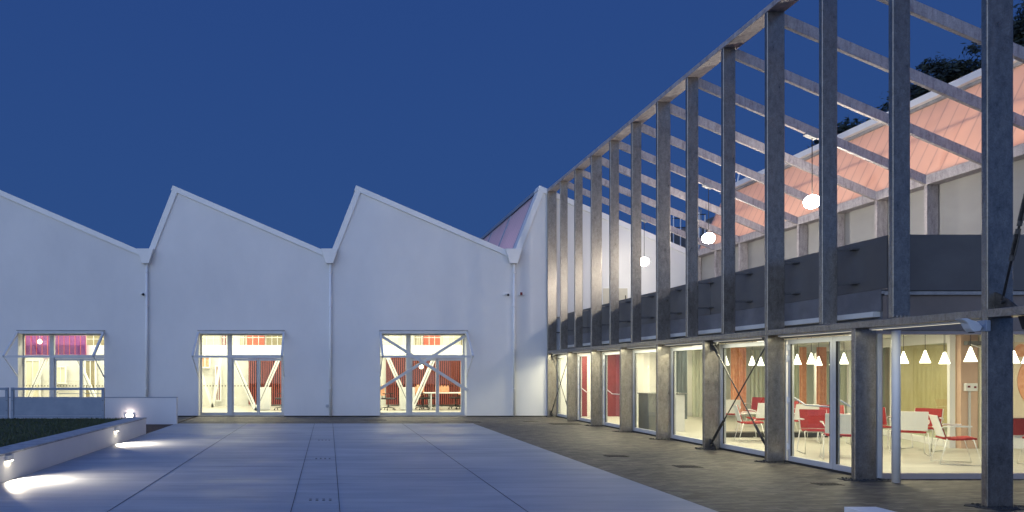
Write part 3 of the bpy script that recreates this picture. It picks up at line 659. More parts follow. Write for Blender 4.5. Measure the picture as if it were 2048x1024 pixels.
# ------------------------------------------------------------------ steel frame
pg = thing('steel_pergola', 'tall galvanised steel frame of fins and sloping rafters along the glass wing', 'pergola', (7.9, 16, 0))
X0, XW, XN = 7.76, 0.315, 0.245
FS = 1.345
ZT, ZB0, ZB1 = 8.07, 2.235, 2.335
SL = 0.428
def lipfin(mb, x0, x1, y0, y1, z0, z1, lip=0.012):
    mb.box(x0, x1, y0, y1, z0, z1)
def fy(i): return C0 + FS * i
rnd = random.Random(5)
for i in range(-2, 13):
    yf = fy(i); full = i % 3 == 0
    w = XW if full else XN
    if i == 12: yf -= 0.02
    f = MB(); z0 = 0.0 if full else ZB1 + 0.002
    f.box(X0, X0 + w, yf - T, yf, z0, ZT - 0.102)
    name = 'column' if full else 'fin'
    f = f.build(name, 'galv', pg, bevel=0.011)
    # weld flange near the outer face
    MB().box(X0 - 0.004, X0 + 0.0, yf - T + 0.006, yf - T + 0.02, z0 + 0.02, ZT - 0.12).build('edge_flange', 'galv', f)
    if not full and i > 0:
        bl = MB()
        for q in (0.05, 0.10, 0.16, 0.2): bl.lathe((X0 + q, yf - T - 0.012, ZB1 + 0.012), [(0.0, 0.02), (0.01, 0.02), (0.012, 0.0)], 8)
        bl.box(X0 + 0.02, X0 + w - 0.02, yf - T - 0.03, yf - T - 0.0005, ZB1 + 0.001, ZB1 + 0.011)
        bl.build('base_plate', 'galv', f)
    if i > 1 or i == 1:
        if yf > YN:
            for z in (2.98, 3.52):
                bk = MB(); bk.box(X0 + w + 0.0, 8.309, yf - T + 0.01, yf - T + 0.05, z - 0.02, z + 0.02); bk.box(8.20, 8.309, yf - T - 0.05, yf - T + 0.1, z - 0.012, z + 0.012)
                bk.build('parapet_bracket', 'dark_panel', f)
    # rafter down to the wing wall
    if i < 12:
        ra = MB(); zt = ZT - SL * 0.10; x1 = 13.0
        xs = X0 + 0.10
        ra.prism([(xs, zt + 0.0 - 0.105), (x1, zt - SL * (x1 - xs)), (x1, zt - 0.215 - SL * (x1 - xs)), (X0 + w - 0.02, zt - 0.215 - SL * (X0 + w - 0.02 - xs)), (xs + 0.0, zt - 0.215)], 'y', yf - T + 0.004, yf - 0.004) if False else \
        ra.prism([(X0 + 0.30, zt - SL * (X0 + 0.30 - xs)), (x1, zt - SL * (x1 - xs)), (x1, zt - 0.205 - SL * (x1 - xs)), (X0 + w - 0.03 if full else X0 + w - 0.0, zt - 0.205 - SL * (X0 + w - xs)), (X0 + w, zt - 0.103)], 'y', yf - T + 0.004, yf - 0.004)
        ra.build('rafter', 'galv_rafter', pg, bevel=0.004)
    if yf > 9:   # post on the wing wall side
        MB().box(12.95, 13.2, yf - T, yf, 2.84, 5.64).build('wall_post', 'galv_rafter', pg, bevel=0.004)
for k in (-1, 1, 3, 5, 7):
    MB().box(X0, X0 + XW, cy_[0] + CS * k - T, cy_[0] + CS * k, 0.0, ZB0 - 0.001).build('ground_post', 'galv', pg, bevel=0.006)
# beams butt against full-height columns
MB().box(X0 - 0.003, X0 + XW + 0.0, fy(-2) - T, F - 0.03, ZT - 0.10, ZT).build('top_beam', 'galv_rafter', pg, bevel=0.005)
for i in (-3, 0, 3, 6, 9):
    a, b = (fy(i) if i >= 0 else fy(-2) - T), fy(i + 3) - T
    if i == 9: b -= 0.02
    MB().box(X0 + 0.002, X0 + XW - 0.002, a + 0.001, b - 0.001, ZB0, ZB1).build('middle_beam', 'galv', pg, bevel=0.005)
MB().box(12.93, 13.21, fy(-2) - T, F - 0.02, 5.642, 5.85).build('wall_beam', 'galv_rafter', pg, bevel=0.005)

def tie_rod(p, q, tb_at=(), r=0.012, name='tie_rod'):
    p = Vector(p); q = Vector(q); d = q - p
    o = MB().tube([p, q], r, 8).build(name, 'rod', pg, smooth=True)
    for u in tb_at:
        L = d.length; a = p + d * u; dn = d.normalized(); side = dn.cross(Vector((1, 0, 0))).normalized()
        tb = MB()
        s0, s1 = a - dn * 0.12, a + dn * 0.12
        tb.tube([s0 - dn * 0.06, s0], 0.024, 8); tb.tube([s1, s1 + dn * 0.06], 0.024, 8)
        tb.tube([s0, s1], 0.008, 6)
        for sg in (-1, 1): tb.tube([s0 + side * 0.026 * sg, s1 + side * 0.026 * sg], 0.008, 6)
        tb.build('turnbuckle', 'rod', o)
    return o
def gusset(x, y, z, sy, sz):
    g_ = MB(); g_.prism([(y, z), (y + 0.26 * sy, z), (y + 0.20 * sy, z + 0.06 * sz), (y + 0.06 * sy, z + 0.17 * sz), (y, z + 0.2 * sz)], 'x', x - 0.008, x + 0.008)
    g_.tube([(x - 0.05, y + 0.1 * sy, z + 0.07 * sz), (x + 0.05, y + 0.1 * sy, z + 0.07 * sz)], 0.02, 8)
    g_.build('gusset_plate', 'rod', pg)
for k in (2, 7):
    a, b = bay(k)
    if k == 7: b -= 0.02
    xa, xb_ = 7.86, 7.90
    tie_rod((xa, b - 0.05, 0.10), (xa, a + 0.04, 2.14), (0.10, 0.2))
    tie_rod((xb_, b - 0.05, 2.16), (xb_, a + 0.04, 0.12), (0.06, 0.82, 0.92))
    gusset(7.88, b - 0.001, 0.02, -1, 1); gusset(7.93, b - 0.001, 2.22, -1, -1); gusset(7.93, a + 0.001, 0.02, 1, 1); gusset(7.88, a + 0.001, 2.22, 1, -1)
tie_rod((7.86, 7.97, 2.40), (8.0, 6.83, 7.85), (0.12, 0.19))
gusset(7.86, fy(0) - T - 0.001, ZB1 + 0.002, -1, 1)
# slim light strips under the middle beam
for k in range(0, 8):
    a, b = bay(k)
    if k == 7: b -= 0.02
    ls = thing('strip_light', 'slim lit strip under the steel beam over a bay of the glazed front', 'strip light', (7.90, (a + b) / 2, 2.2), group='slim light strips under the long steel beam')
    MB().box(7.875, 7.935, a + 0.12, b - 0.12, 2.205, 2.233).build('housing', 'trim', ls)
    MB().box(7.895, 7.91, a + 0.14, b - 0.14, 2.2, 2.2045).build('diffuser', 'strip', ls)
    area('strip_lamp', (0, 0, -0.012), 0.05, b - a - 0.3, (2.5 if k == 0 else 4 if k == 1 else 8 if k == 2 else 13), parent=ls, col=(1.0, 0.95, 0.66))
# gravel pockets at the feet
gp = MB()
for k in (0, 1, 2, 3, 4, 5, 6):
    y = cy_[k]; cx = 7.93; n = 22
    pts = []
    for q in range(n):
        a = 2 * math.pi * q / n; rr_ = (1 + rnd.uniform(-0.14, 0.14)); pts.append((cx + 0.34 * math.cos(a) * rr_, y - 0.05 + 0.20 * math.sin(a) * rr_))
    gp.prism(pts, 'z', -0.003, 0.004)
    for q in range(70):
        a = rnd.random() * 6.28; r_ = math.sqrt(rnd.random()); x_ = cx + 0.33 * r_ * math.cos(a); y_ = y - 0.05 + 0.19 * r_ * math.sin(a); s_ = rnd.uniform(0.008, 0.02)
        gp.lathe((x_, y_, 0.003), [(s_, 0), (s_ * .8, s_ * .7), (0, s_)], 5)
tag(gp.build('gravel', 'gravel'), 'dark gravel around the feet of the steel posts', 'gravel', kind='stuff')

# ------------------------------------------------------------------ globe pendants on the rafters
GLX = 10.49
def sphere(mb, c, r, n=20, m=12):
    mb.lathe(c, [(r * math.sin(math.pi * k / m), -r * math.cos(math.pi * k / m)) for k in range(m + 1)], n)
glob_lbl = {2: 'lit globe lamp hanging behind the nearest tall column', 5: 'largest visible lit globe lamp hanging from the rafters, in front of the pink rooflight',
            8: 'middle lit globe lamp, hanging where the far end of the pink rooflight begins', 11: 'farthest and lowest lit globe lamp, in front of the white gable wall'}
for i in (5, 8, 11):
    GLX = 10.58 if i == 11 else 10.49
    y = fy(i) - T / 2; zr = ZT - SL * 0.10 - 0.205 - SL * (GLX - X0 - 0.10)
    g0 = thing('globe_pendant_lamp', glob_lbl[i], 'pendant lamp', (GLX, y, 5.29), group='globe lamps hung from the rafters')
    s_ = MB(); s_.lathe((GLX, y, 5.28), [(0.158 * math.sin(math.pi * k / 14), -0.145 * math.cos(math.pi * k / 14)) for k in range(15)], 24); s_.build('globe', 'globe_dim' if i == 11 else 'globe', g0, smooth=True)
    MB().tube([(GLX, y, 5.45), (GLX, y, zr - 0.03)], 0.009, 6).build('cord', 'dark', g0)
    s_ = MB(); s_.lathe((GLX, y, 5.405), [(0.0, 0.055), (0.02, 0.05), (0.022, 0.0)], 12); s_.build('cap', 'dark', g0)
    MB().box(GLX - 0.16, GLX + 0.09, y - 0.06, y + 0.06, zr - 0.035 - 0.0, zr + 0.045, rot=Ry(math.atan(SL)), piv=(GLX, y, zr)).build('mount', 'cap', g0)

# ------------------------------------------------------------------ cone pendants
cone_src = None
CP = [(9.97, 10.6 + 0.0, 'cone lamp closest to the near tall column, left of it'), (10.75, 12.3, 'cone lamp in front of the plywood screen, the larger one'),
      (12.1, 13.4, 'small cone lamp at the right edge of the plywood screen'), (12.35, 13.7, 'small cone lamp just left of the white partition post by the pink wall'), (10.95, 13.0, 'cone lamp half hidden by the round white pole'),
      (10.57, 14.0, 'right cone lamp behind the narrow door leaf'), (11.9, 16.1, 'left cone lamp behind the narrow door leaf'), (12.35, 17.2, 'smallest cone lamp behind the wide door leaf, at its right'),
      (9.9, 14.0, 'middle cone lamp behind the wide door leaf'), (10.3, 15.0, 'left cone lamp behind the wide door leaf'), (9.6, 16.5, 'cone lamp at the left edge of the window with crossed rods'),
      (10.55, 17.0, 'cone lamp right of the orange fabric behind the crossed rods'), (11.4, 18.0, 'cone lamp behind the upper right end of the crossed rods'),
      (12.55, 12.5, 'cone lamp right of the near tall column, left of its pair'), (13.1, 12.8, 'rightmost cone lamp in the photo')]
for (x, y, lb) in CP:
    if cone_src is None:
        c0 = thing('cone_pendant_lamp', 'lit white ' + lb, 'pendant lamp', (0, 0, 0), group='white cone lamps hung in the glass wing')
        s_ = MB(); s_.lathe((0, 0, 1.75), [(0.088, 0.0), (0.086, 0.015), (0.062, 0.085), (0.036, 0.17), (0.020, 0.225), (0.014, 0.25), (0.0, 0.255)], 16); s_.build('shade', 'cone', c0, smooth=True)
        MB().tube([(0, 0, 2.0), (0, 0, 2.42)], 0.005, 5).build('cord', 'dark', c0)
        s_ = MB(); sphere(s_, (0, 0, 1.80), 0.035, 10, 6); s_.build('bulb', 'cone', c0)
        cone_src = c0; o = c0
    else: o = copy_tree(cone_src)
    o.location = (x, y, 0.16); o.scale = (0.91, 0.91, 0.91); o['label'] = 'lit white ' + lb

k = 0
for cx in (8.95, 11.6):  # panels added to do the lighting; the cone lamps only glow
    for cy in (11.6, 14.6, 17.8, 21.0, 23.2):
        c = thing('ceiling_light', 'added ceiling panel that lights the glass wing for its cone lamps', 'ceiling light', (cx, cy, 2.42), group='added ceiling panels that light the glass wing')
        MB().box(cx - 0.3, cx + 0.3, cy - 0.3, cy + 0.3, 2.395, 2.419).build('housing', 'trim', c); MB().box(cx - 0.27, cx + 0.27, cy - 0.27, cy + 0.27, 2.389, 2.394).build('diffuser', 'diffuser', c)
        area('panel_lamp', (0, 0, -0.05), 0.55, 0.55, 76 if cx < 10 else 40, parent=c, col=(1.0, 0.88, 0.60))
for cx, cy in ((14.8, 16.0), (15.6, 20.5), (17.5, 17), (15.0, 12.2)):
    c = thing('ceiling_light', 'flat lit ceiling panel behind the glass partition', 'ceiling light', (cx, cy, 2.42), group='ceiling panels behind the glass partition')
    MB().box(cx - 0.3, cx + 0.3, cy - 0.3, cy + 0.3, 2.395, 2.419).build('housing', 'trim', c); MB().box(cx - 0.27, cx + 0.27, cy - 0.27, cy + 0.27, 2.389, 2.394).build('diffuser', 'diffuser', c)
    area('panel_lamp', (0, 0, -0.05), 0.55, 0.55, 60, parent=c, col=(1.0, 0.88, 0.60))

# ------------------------------------------------------------------ chairs (faces +Y locally)
def make_chair():
    c = thing('cafe_chair', 'x', 'chair', group='white framed red chairs in the glass wing')
    s_ = MB(); n = 8
    for i in range(n):
        u0, u1 = i / n, (i + 1) / n
        def P_(u, x): return (x, 0.22 - 0.44 * u, 0.44 + 0.012 * math.cos(u * 5))
        s_.quad([P_(u0, -0.22), P_(u0, 0.22), P_(u1, 0.22), P_(u1, -0.22)])
    so_ = s_.build('seat', 'red', c); md = so_.modifiers.new('t', 'SOLIDIFY'); md.thickness = 0.035; md.offset = 0; md = so_.modifiers.new('b', 'BEVEL'); md.width = 0.01; md.segments = 2
    def back(off, nm, mat, th, wid):
        b_ = MB(); N = 6; rows = []
        for j_ in range(7):
            v = j_ / 6; row = []
            for i in range(N + 1):
                u = i / N * 2 - 1
                row.append(b_.bm.verts.new((u * wid, -0.215 - 0.10 * v + 0.03 * u * u - off, 0.47 + 0.36 * v)))
            rows.append(row)
        for j_ in range(6):
            for i in range(N): b_.bm.faces.new((rows[j_][i], rows[j_][i + 1], rows[j_ + 1][i + 1], rows[j_ + 1][i]))
        o = b_.build(nm, mat, c, smooth=False); md = o.modifiers.new('t', 'SOLIDIFY'); md.thickness = th; md.offset = 0; return o
    back(0.0, 'backrest', 'red', 0.016, 0.222); back(0.016, 'back_shell', 'white_metal', 0.01, 0.235)
    for sx in (-1, 1):
        x = 0.245 * sx
        l = MB().tube([(x, 0.17, 0.43), (x * 1.08, 0.27, 0.012), (x * 1.08, -0.27, 0.012), (x, -0.17, 0.43)], 0.009, 6); l.build('leg', 'white_metal', c, smooth=True)
        a_ = MB().tube([(x * 0.98, -0.255, 0.60), (x * 1.05, -0.22, 0.645), (x * 1.08, 0.12, 0.65)], 0.009, 6); a_.box(x * 1.08 - 0.02, x * 1.08 + 0.02, -0.10, 0.14, 0.65, 0.668)
        a_.build('armrest', 'white_metal', c)
    MB().tube([(-0.245, -0.17, 0.43), (0.245, -0.17, 0.43)], 0.009, 6).tube([(-0.245, 0.17, 0.43), (0.245, 0.17, 0.43)], 0.009, 6).build('seat_frame', 'white_metal', c)
    return c
ch0 = make_chair()
CH = [(11.1, 13.05, 8, 'chair with its white back to the camera, right of the round white pole'),
      (11.95, 13.75, 158, 'chair with red backrest showing, behind the white-backed chair by the pole'),
      (11.35, 14.1, 200, 'chair with red backrest just left of the round white pole'),
      (10.75, 11.7, -76, 'chair seen in profile facing right, beside the near tall column'),
      (12.15, 11.6, 80, 'chair partly hidden at the right edge by the near tall column'),
      (11.0, 15.9, 25, 'chair with white back furthest left behind the wide door leaf'),
      (9.45, 13.2, 195, 'chair with red backrest nearest the meeting of the door leaves, behind the wide leaf'),
      (11.1, 15.0, 188, 'chair with red backrest high behind the narrow door leaf'),
      (9.25, 12.35, 5, 'chair with white back turned to the camera behind the narrow door leaf'),
      (9.45, 15.3, -80, 'chair seen in profile in front of the crossed rods window'),
      (12.3, 19.6, 160, 'small far chair with red backrest behind the lower crossed rods'),
      (10.75, 18.4, 15, 'far white-backed chair at the left of the crossed rods window'),
      (10.45, 16.5, 30, 'white-backed chair at the right edge of the crossed rods window'),
      (11.6, 17.4, 100, 'chair seen side on behind the wide door leaf, far back')]
for i, (x, y, a, lb) in enumerate(CH):
    o = ch0 if i == 0 else copy_tree(ch0)
    o.location = (x, y, 0.02); o.rotation_euler = (0, 0, R(a) - math.atan2(x, y)); o['label'] = lb

# ------------------------------------------------------------------ hall furniture
dk = thing('office_desk', 'white office desk with an orange divider behind the crossed brace entrance', 'desk', (4.8, 28, 0.02))
MB().box(3.95, 6.0, 27.9, 28.6, 0.70, 0.735).build('tabletop', 'plaster', dk, bevel=0.005)
for x in (4.2, 5.9):
    for y in (27.95, 28.52): MB().box(x - 0.025, x + 0.025, y - 0.025, y + 0.025, 0.02, 0.70).build('leg', 'trim', dk)
MB().box(4.42, 4.98, 28.22, 28.25, 0.736, 1.02).build('divider', 'orange', dk)
MB().box(7.0 - 1.05, 7.0 - 0.6, 27.9, 28.5, 0.02, 0.02 + 0.001).build('foot', 'trim', dk) if False else None
for (x0, x1, lb) in ((px(800, 27.9), px(829, 27.9), 'white cabinet behind the left half of the crossed brace entrance'), (px(515, 27.9), px(541, 27.9), 'white cabinet between the slanted columns of the middle entrance')):
    cb2 = thing('office_cabinet', lb, 'cabinet', ((x0 + x1) / 2, 28, 0.02), group='white cabinets in the sawtooth hall')
    MB().box(x0, x1, 27.75, 28.2, 0.03, 0.93).build('body', 'plaster', cb2, bevel=0.006); MB().box(x0 - 0.01, x1 + 0.01, 27.74, 28.21, 0.93, 0.95).build('top', 'trim', cb2)
    MB().box(x0 + 0.01, (x0 + x1) / 2 - 0.004, 27.735, 27.749, 0.06, 0.91).build('door', 'trim', cb2); MB().box((x0 + x1) / 2 + 0.004, x1 - 0.01, 27.735, 27.749, 0.06, 0.91).build('door', 'trim', cb2)
def office_chair():
    c = thing('office_chair', '', 'office chair', group='orange office chairs in the sawtooth hall')
    MB().box(-0.23, 0.23, -0.22, 0.24, 0.44, 0.50).build('seat', 'dark', c, bevel=0.02)
    b_ = MB(); N = 6; rows = []
    for j_ in range(7):
        v = j_ / 6; rows.append([b_.bm.verts.new((u / 3 * 0.2 * (1 - 0.25 * v * v), -0.24 - 0.06 * math.sin(v * 3) + 0.02 * (u / 3) ** 2, 0.58 + 0.45 * v)) for u in range(-3, 4)])
    for j_ in range(6):
        for i in range(6): b_.bm.faces.new((rows[j_][i], rows[j_][i + 1], rows[j_ + 1][i + 1], rows[j_ + 1][i]))
    o = b_.build('backrest', 'orange', c); md = o.modifiers.new('t', 'SOLIDIFY'); md.thickness = 0.035
    MB().tube([(0, 0, 0.44), (0, 0, 0.10)], 0.028, 8).tube([(0, -0.1, 0.44), (0, -0.28, 0.5), (0, -0.28, 0.66)], 0.02, 6).build('stem', 'dark', c)
    bs = MB()
    for k_ in range(5):
        a = k_ * 2 * math.pi / 5 + 0.3; bs.tube([(0, 0, 0.13), (0.3 * math.cos(a), 0.3 * math.sin(a), 0.08)], 0.02, 6, r2=0.013)
        bs.lathe((0.3 * math.cos(a), 0.3 * math.sin(a), 0.0), [(0, 0), (0.025, 0.005), (0.028, 0.03), (0.02, 0.055), (0, 0.06)], 8)
    bs.build('base', 'dark', c)
    for sx in (-1, 1): MB().tube([(0.22 * sx, 0.0, 0.46), (0.27 * sx, 0, 0.5), (0.27 * sx, 0.0, 0.66)], 0.014, 6).box(0.27 * sx - 0.03, 0.27 * sx + 0.03, -0.12, 0.12, 0.66, 0.69).build('armrest', 'dark', c)
    return c
oc = office_chair()
for i, (x, y, a, lb) in enumerate([(3.92, 28.35, -70, 'orange office chair left of the desk, half behind the slanted column'), (4.25, 28.75, -95, 'orange office chair behind the left end of the desk'),
                                   (5.38, 28.85, 100, 'orange office chair behind the right part of the desk'), (5.75, 29.0, 80, 'orange office chair at the right edge of the crossed brace entrance'),
                                   (2.45, 28.0, -120, 'orange office chair at the left edge of the crossed brace entrance'), (-1.92, 28.0, 110, 'orange office chair at the right edge of the middle entrance')]):
    o = oc if i == 0 else copy_tree(oc); o.location = (x, y, 0.02); o.rotation_euler = (0, 0, R(a)); o['label'] = lb
for x, z, lb in ((3.67, 1.79, 'small round lit lamp behind the crossing of the white brace'), (-11.42, 2.78, 'small glowing globe standing for a lamp reflection by the magenta glass')):  # second globe is a lamp reflection, added as a glowing sphere
    g0 = thing('round_ceiling_lamp', lb, 'lamp', (x, 27.0, z), group='round lamps inside the sawtooth hall')
    s_ = MB(); sphere(s_, (x, 27.0, z), 0.09, 12, 8); s_.build('globe', 'cone', g0, smooth=True); MB().tube([(x, 27.0, z + 0.09), (x, 27.0, 4.4)], 0.006, 5).build('cord', 'trim', g0)

# ------------------------------------------------------------------ things on the facade
def cctv(x, z, lb):
    c = thing('cctv_camera', lb, 'security camera', (x, F, z), group='dome cameras on the white facade')
    MB().box(x - 0.12, x - 0.02, F - 0.06, F - 0.001, z - 0.03, z + 0.05).build('mount', 'trim', c, bevel=0.008)
    MB().tube([(x - 0.06, F - 0.05, z), (x + 0.0, F - 0.12, z - 0.01)], 0.03, 10).build('housing', 'frame', c)
    s_ = MB(); sphere(s_, (x + 0.01, F - 0.13, z - 0.03), 0.045, 14, 8); s_.build('lens', 'dark', c, smooth=True)
cctv(px(288, F), pz(588, F), 'small dark camera left of the downpipe between the first two gables')
cctv(px(1014, F), pz(589, F), 'small dark camera left of the downpipe nearest the steel frame')
al = thing('alarm_box', 'small white alarm box with a red lamp right of the last downpipe', 'alarm box', (px(1041, F), F, pz(588, F)))
ax_, az_ = px(1042, F), pz(588, F)
MB().box(ax_ - 0.09, ax_ + 0.09, F - 0.07, F - 0.001, az_ - 0.06, az_ + 0.06).build('casing', 'trim', al, bevel=0.01)
MB().box(ax_ - 0.05, ax_ + 0.03, F - 0.082, F - 0.0705, az_ - 0.05, az_ + 0.05).build('lamp', 'redwall', al)
sx_, sz_ = px(654, F), pz(812, F)
so2 = thing('outdoor_socket', 'small grey outdoor socket low on the wall beside the middle downpipe', 'socket', (sx_, F, sz_))
MB().box(sx_ - 0.04, sx_ + 0.04, F - 0.05, F - 0.001, sz_ - 0.045, sz_ + 0.045).build('box', 'bluegrey', so2, bevel=0.006); MB().box(sx_ - 0.03, sx_ + 0.03, F - 0.057, F - 0.0505, sz_ - 0.03, sz_ + 0.03).build('lid', 'frame', so2)

# bullet camera on the near column
bc = thing('bullet_camera', 'pale bullet camera on a bracket at the near column, pointing left', 'security camera', (7.7, 8.0, 2.13))
MB().box(7.69, 7.745, 7.98 - 0.1 + 0.1, 8.10, 2.07, 2.20).build('wall_plate', 'bluegrey', bc, bevel=0.008)
MB().tube([(7.70, 8.04, 2.13), (7.62, 8.02, 2.12), (7.58, 8.0, 2.14)], 0.022, 10).build('arm', 'bluegrey', bc)
bb = MB(); bb.prism([(7.35, 2.215), (7.43, 2.22), (7.56, 2.17), (7.60, 2.12), (7.575, 2.065), (7.50, 2.06), (7.46, 2.10), (7.43, 2.165)], 'y', 7.93, 8.03); bb.build('body', noisemat('pale camera housing', (0.5, 0.55, 0.62), (0.55, 0.6, 0.66), 0.4), bc, bevel=0.01)
MB().tube([(7.515, 7.98, 2.062), (7.515, 7.98, 2.05)], 0.028, 12).build('lens', 'dark', bc)
fl_ = thing('floodlight', 'small black floodlight housing under the beam right of the near column', 'floodlight', (7.95, 7.75, 2.15))
fb = MB(); fb.prism([(7.87, 2.23), (8.09, 2.23), (8.04, 2.08), (7.92, 2.08)], 'y', 7.70, 7.80); fb.build('housing', 'dark', fl_, bevel=0.008); MB().box(7.935, 8.025, 7.693, 7.699, 2.10, 2.20).build('glass', 'bluegrey', fl_)

# ------------------------------------------------------------------ planter, fence, low wall
pw = thing('planter_wall', 'long low white retaining wall between the lawn and the concrete plaza', 'wall', (-4.85, 11, 0))
MB().box(-5.13, -4.70, -6, 17.6, -0.1, 0.385).build('wall', 'render', pw, bevel=0.008); MB().box(-5.14, -4.69, -6, 17.61, 0.386, 0.415).build('capping', 'cap', pw, bevel=0.004)
lw = thing('low_wall', 'low white wall beyond the right end of the grey fence', 'wall', (-7, 21, 0))
MB().box(-14, -4.63, 20.8, 20.95, -0.1, 0.80).build('wall', 'render', lw, bevel=0.006); MB().box(-14, -4.62, 20.79, 20.96, 0.801, 0.82).build('capping', 'bluegrey', lw)
tag(MB().box(-20, -4.72, 17.8, 20.98, -0.2, -0.008).build('mulch_strip', 'soil'), kind='structure')
fe = thing('steel_fence', 'blue grey panel fence with open top rail at the end of the lawn', 'fence', (-8, 17.7, 0.38))
for x0, x1 in ((-8.21, -5.80), (-10.70, -8.29), (-13.19, -10.78)):
    pan = MB().box(x0 + 0.075, x1 - 0.075, 17.66, 17.69, 0.46, 0.915).build('panel', 'bluegrey', fe)
    for x in (x0, x1 - 0.07): MB().box(x, x + 0.07, 17.64, 17.71, 0.36, 1.185).build('post', 'bluegrey', fe, bevel=0.004)
    MB().box(x0 + 0.071, x1 - 0.071, 17.645, 17.705, 1.12, 1.18).build('rail', 'bluegrey', fe, bevel=0.004)
    MB().box(x0 + 0.071, x1 - 0.071, 17.645, 17.705, 0.40, 0.455).build('rail', 'bluegrey', fe, bevel=0.004)
    bt = MB()
    for x in (x0 + 0.035, x1 - 0.035):
        for z in (0.6, 0.85, 1.12): bt.tube([(x, 17.632, z), (x, 17.6395, z)], 0.01, 6)
    bt.build('bolts', 'rod', fe)
def wall_light(loc, lb, normal):
    x, y, z = loc; w = thing('wall_light', lb, 'wall light', loc, group='small bulkhead lights on the low white walls')
    if normal == 'x':
        MB().box(x, x + 0.05, y - 0.09, y + 0.09, z - 0.035, z + 0.05).build('housing', 'frame', w, bevel=0.006)
        MB().box(x + 0.004, x + 0.046, y - 0.08, y + 0.08, z - 0.042, z - 0.0355).build('lens', 'lens', w)
        area('lamp', (0.056, 0, -0.045), 0.05, 0.16, 52, rot=(0, R(-55), 0), col=(1, 0.86, 0.66), parent=w, spread=125)
    else:
        MB().box(x - 0.11, x + 0.11, y - 0.06, y - 0.001, z - 0.05, z + 0.05).build('housing', 'frame', w, bevel=0.006)
        MB().box(x - 0.09, x + 0.09, y - 0.068, y - 0.0605, z - 0.04, z + 0.04).build('lens', 'lens', w)
        area('lamp', (0, -0.08, 0.0), 0.18, 0.08, 7, rot=(R(90), 0, 0), col=(1, 0.80, 0.70), parent=w)
wall_light((-4.70, 15.06, 0.32), 'wall light on the retaining wall, farther from the camera, halfway to its end', 'x')
wall_light((-4.70, 10.0, 0.33), 'wall light on the retaining wall at the left edge of the photo', 'x')
wall_light((px(259, 20.74), 20.8, pz(831, 20.74)), 'bright lamp shining on the low white wall just above the retaining wall end', 'y')

# ------------------------------------------------------------------ covers in the ground
def cover(x0, x1, y0, y1, lb):
    c = thing('drain_cover', lb, 'drain cover', ((x0 + x1) / 2, (y0 + y1) / 2, 0), group='iron covers in the brown paving')
    MB().box(x0, x1, y0, y1, -0.02, 0.001).build('frame', 'grate', c)
    s_ = MB(); x = x0 + 0.03
    while x < x1 - 0.03: s_.box(x, x + 0.02, y0 + 0.02, y1 - 0.02, 0.0015, 0.006); x += 0.045
    s_.build('grate', 'grate', c)
def gpt(x, y): Y = 1.6 * 1365.33 / (y - 743.2); return (x - 657) * Y / 1365.33, Y
for (x, y, w, d, lb) in ((750, 840, 0.75, 0.25, 'iron cover in the paving before the left jamb of the crossed brace entrance'), (946, 844, 0.5, 0.25, 'small iron cover at the back right corner of the concrete plaza'),
                         (1130, 848, 0.9, 0.45, 'iron cover in front of the first bay next to the white gable wall'), (1375, 933, 0.4, 0.25, 'iron cover in the middle of the brown paving'),
                         (1232, 912, 0.4, 0.25, 'iron cover near the concrete edge in the brown paving'), (1655, 968, 0.35, 0.2, 'iron cover at the foot of the post before the double door'), (1062, 843, 0.5, 0.2, 'iron cover halfway along the white gable wall')):
    X, Y = gpt(x, y); cover(X - w / 2, X + w / 2, Y - d / 2, Y + d / 2, lb)
for (y, lb) in ((1000, 'nearest row of paired lifting holes in the concrete strip'), (917.5, 'second row of lifting holes in the concrete strip'), (880.5, 'farthest row of lifting holes in the concrete strip')):
    X, Y = gpt(640, y); c = thing('service_cover', lb, 'service cover', (-0.15, Y, 0), group='concrete service covers with lifting holes')
    MB().box(-0.40, 0.10, Y - 0.22, Y + 0.22, -0.02, 0.0015).build('slab', 'concrete', c)
    h = MB()
    for q in range(4):
        for r_ in (-0.045, 0.045): h.lathe((-0.245 + q * 0.082 + 0.02, Y + r_, 0.0), [(0.0, 0.0035), (0.019, 0.0035), (0.019, 0.0016)], 12)
    h.build('hole', 'dark', c)
bn = thing('concrete_bench', 'white concrete block seat at the bottom edge of the photo', 'bench', (6.0, 7.3, 0))
X1, Y1 = px(1688, 7.5), 7.5
MB().prism([(5.72, 7.45), (6.22, 7.47), (6.15, 6.6), (5.25, 6.55)], 'z', 0.03, 0.12).build('seat_slab', 'trim', bn, bevel=0.006) if False else None
ZS = 0.16; YB = (1.6 - ZS) * 1365.33 / (1013.5 - 743.2)
MB().box(px(1688, YB), px(1752, YB), YB - 0.75, YB, 0.03, ZS).build('block', 'trim', bn, bevel=0.004)
MB().box(px(1688, YB) + 0.03, px(1752, YB) - 0.03, YB - 0.72, YB - 0.03, -0.01, 0.029).build('base', 'dark', bn)

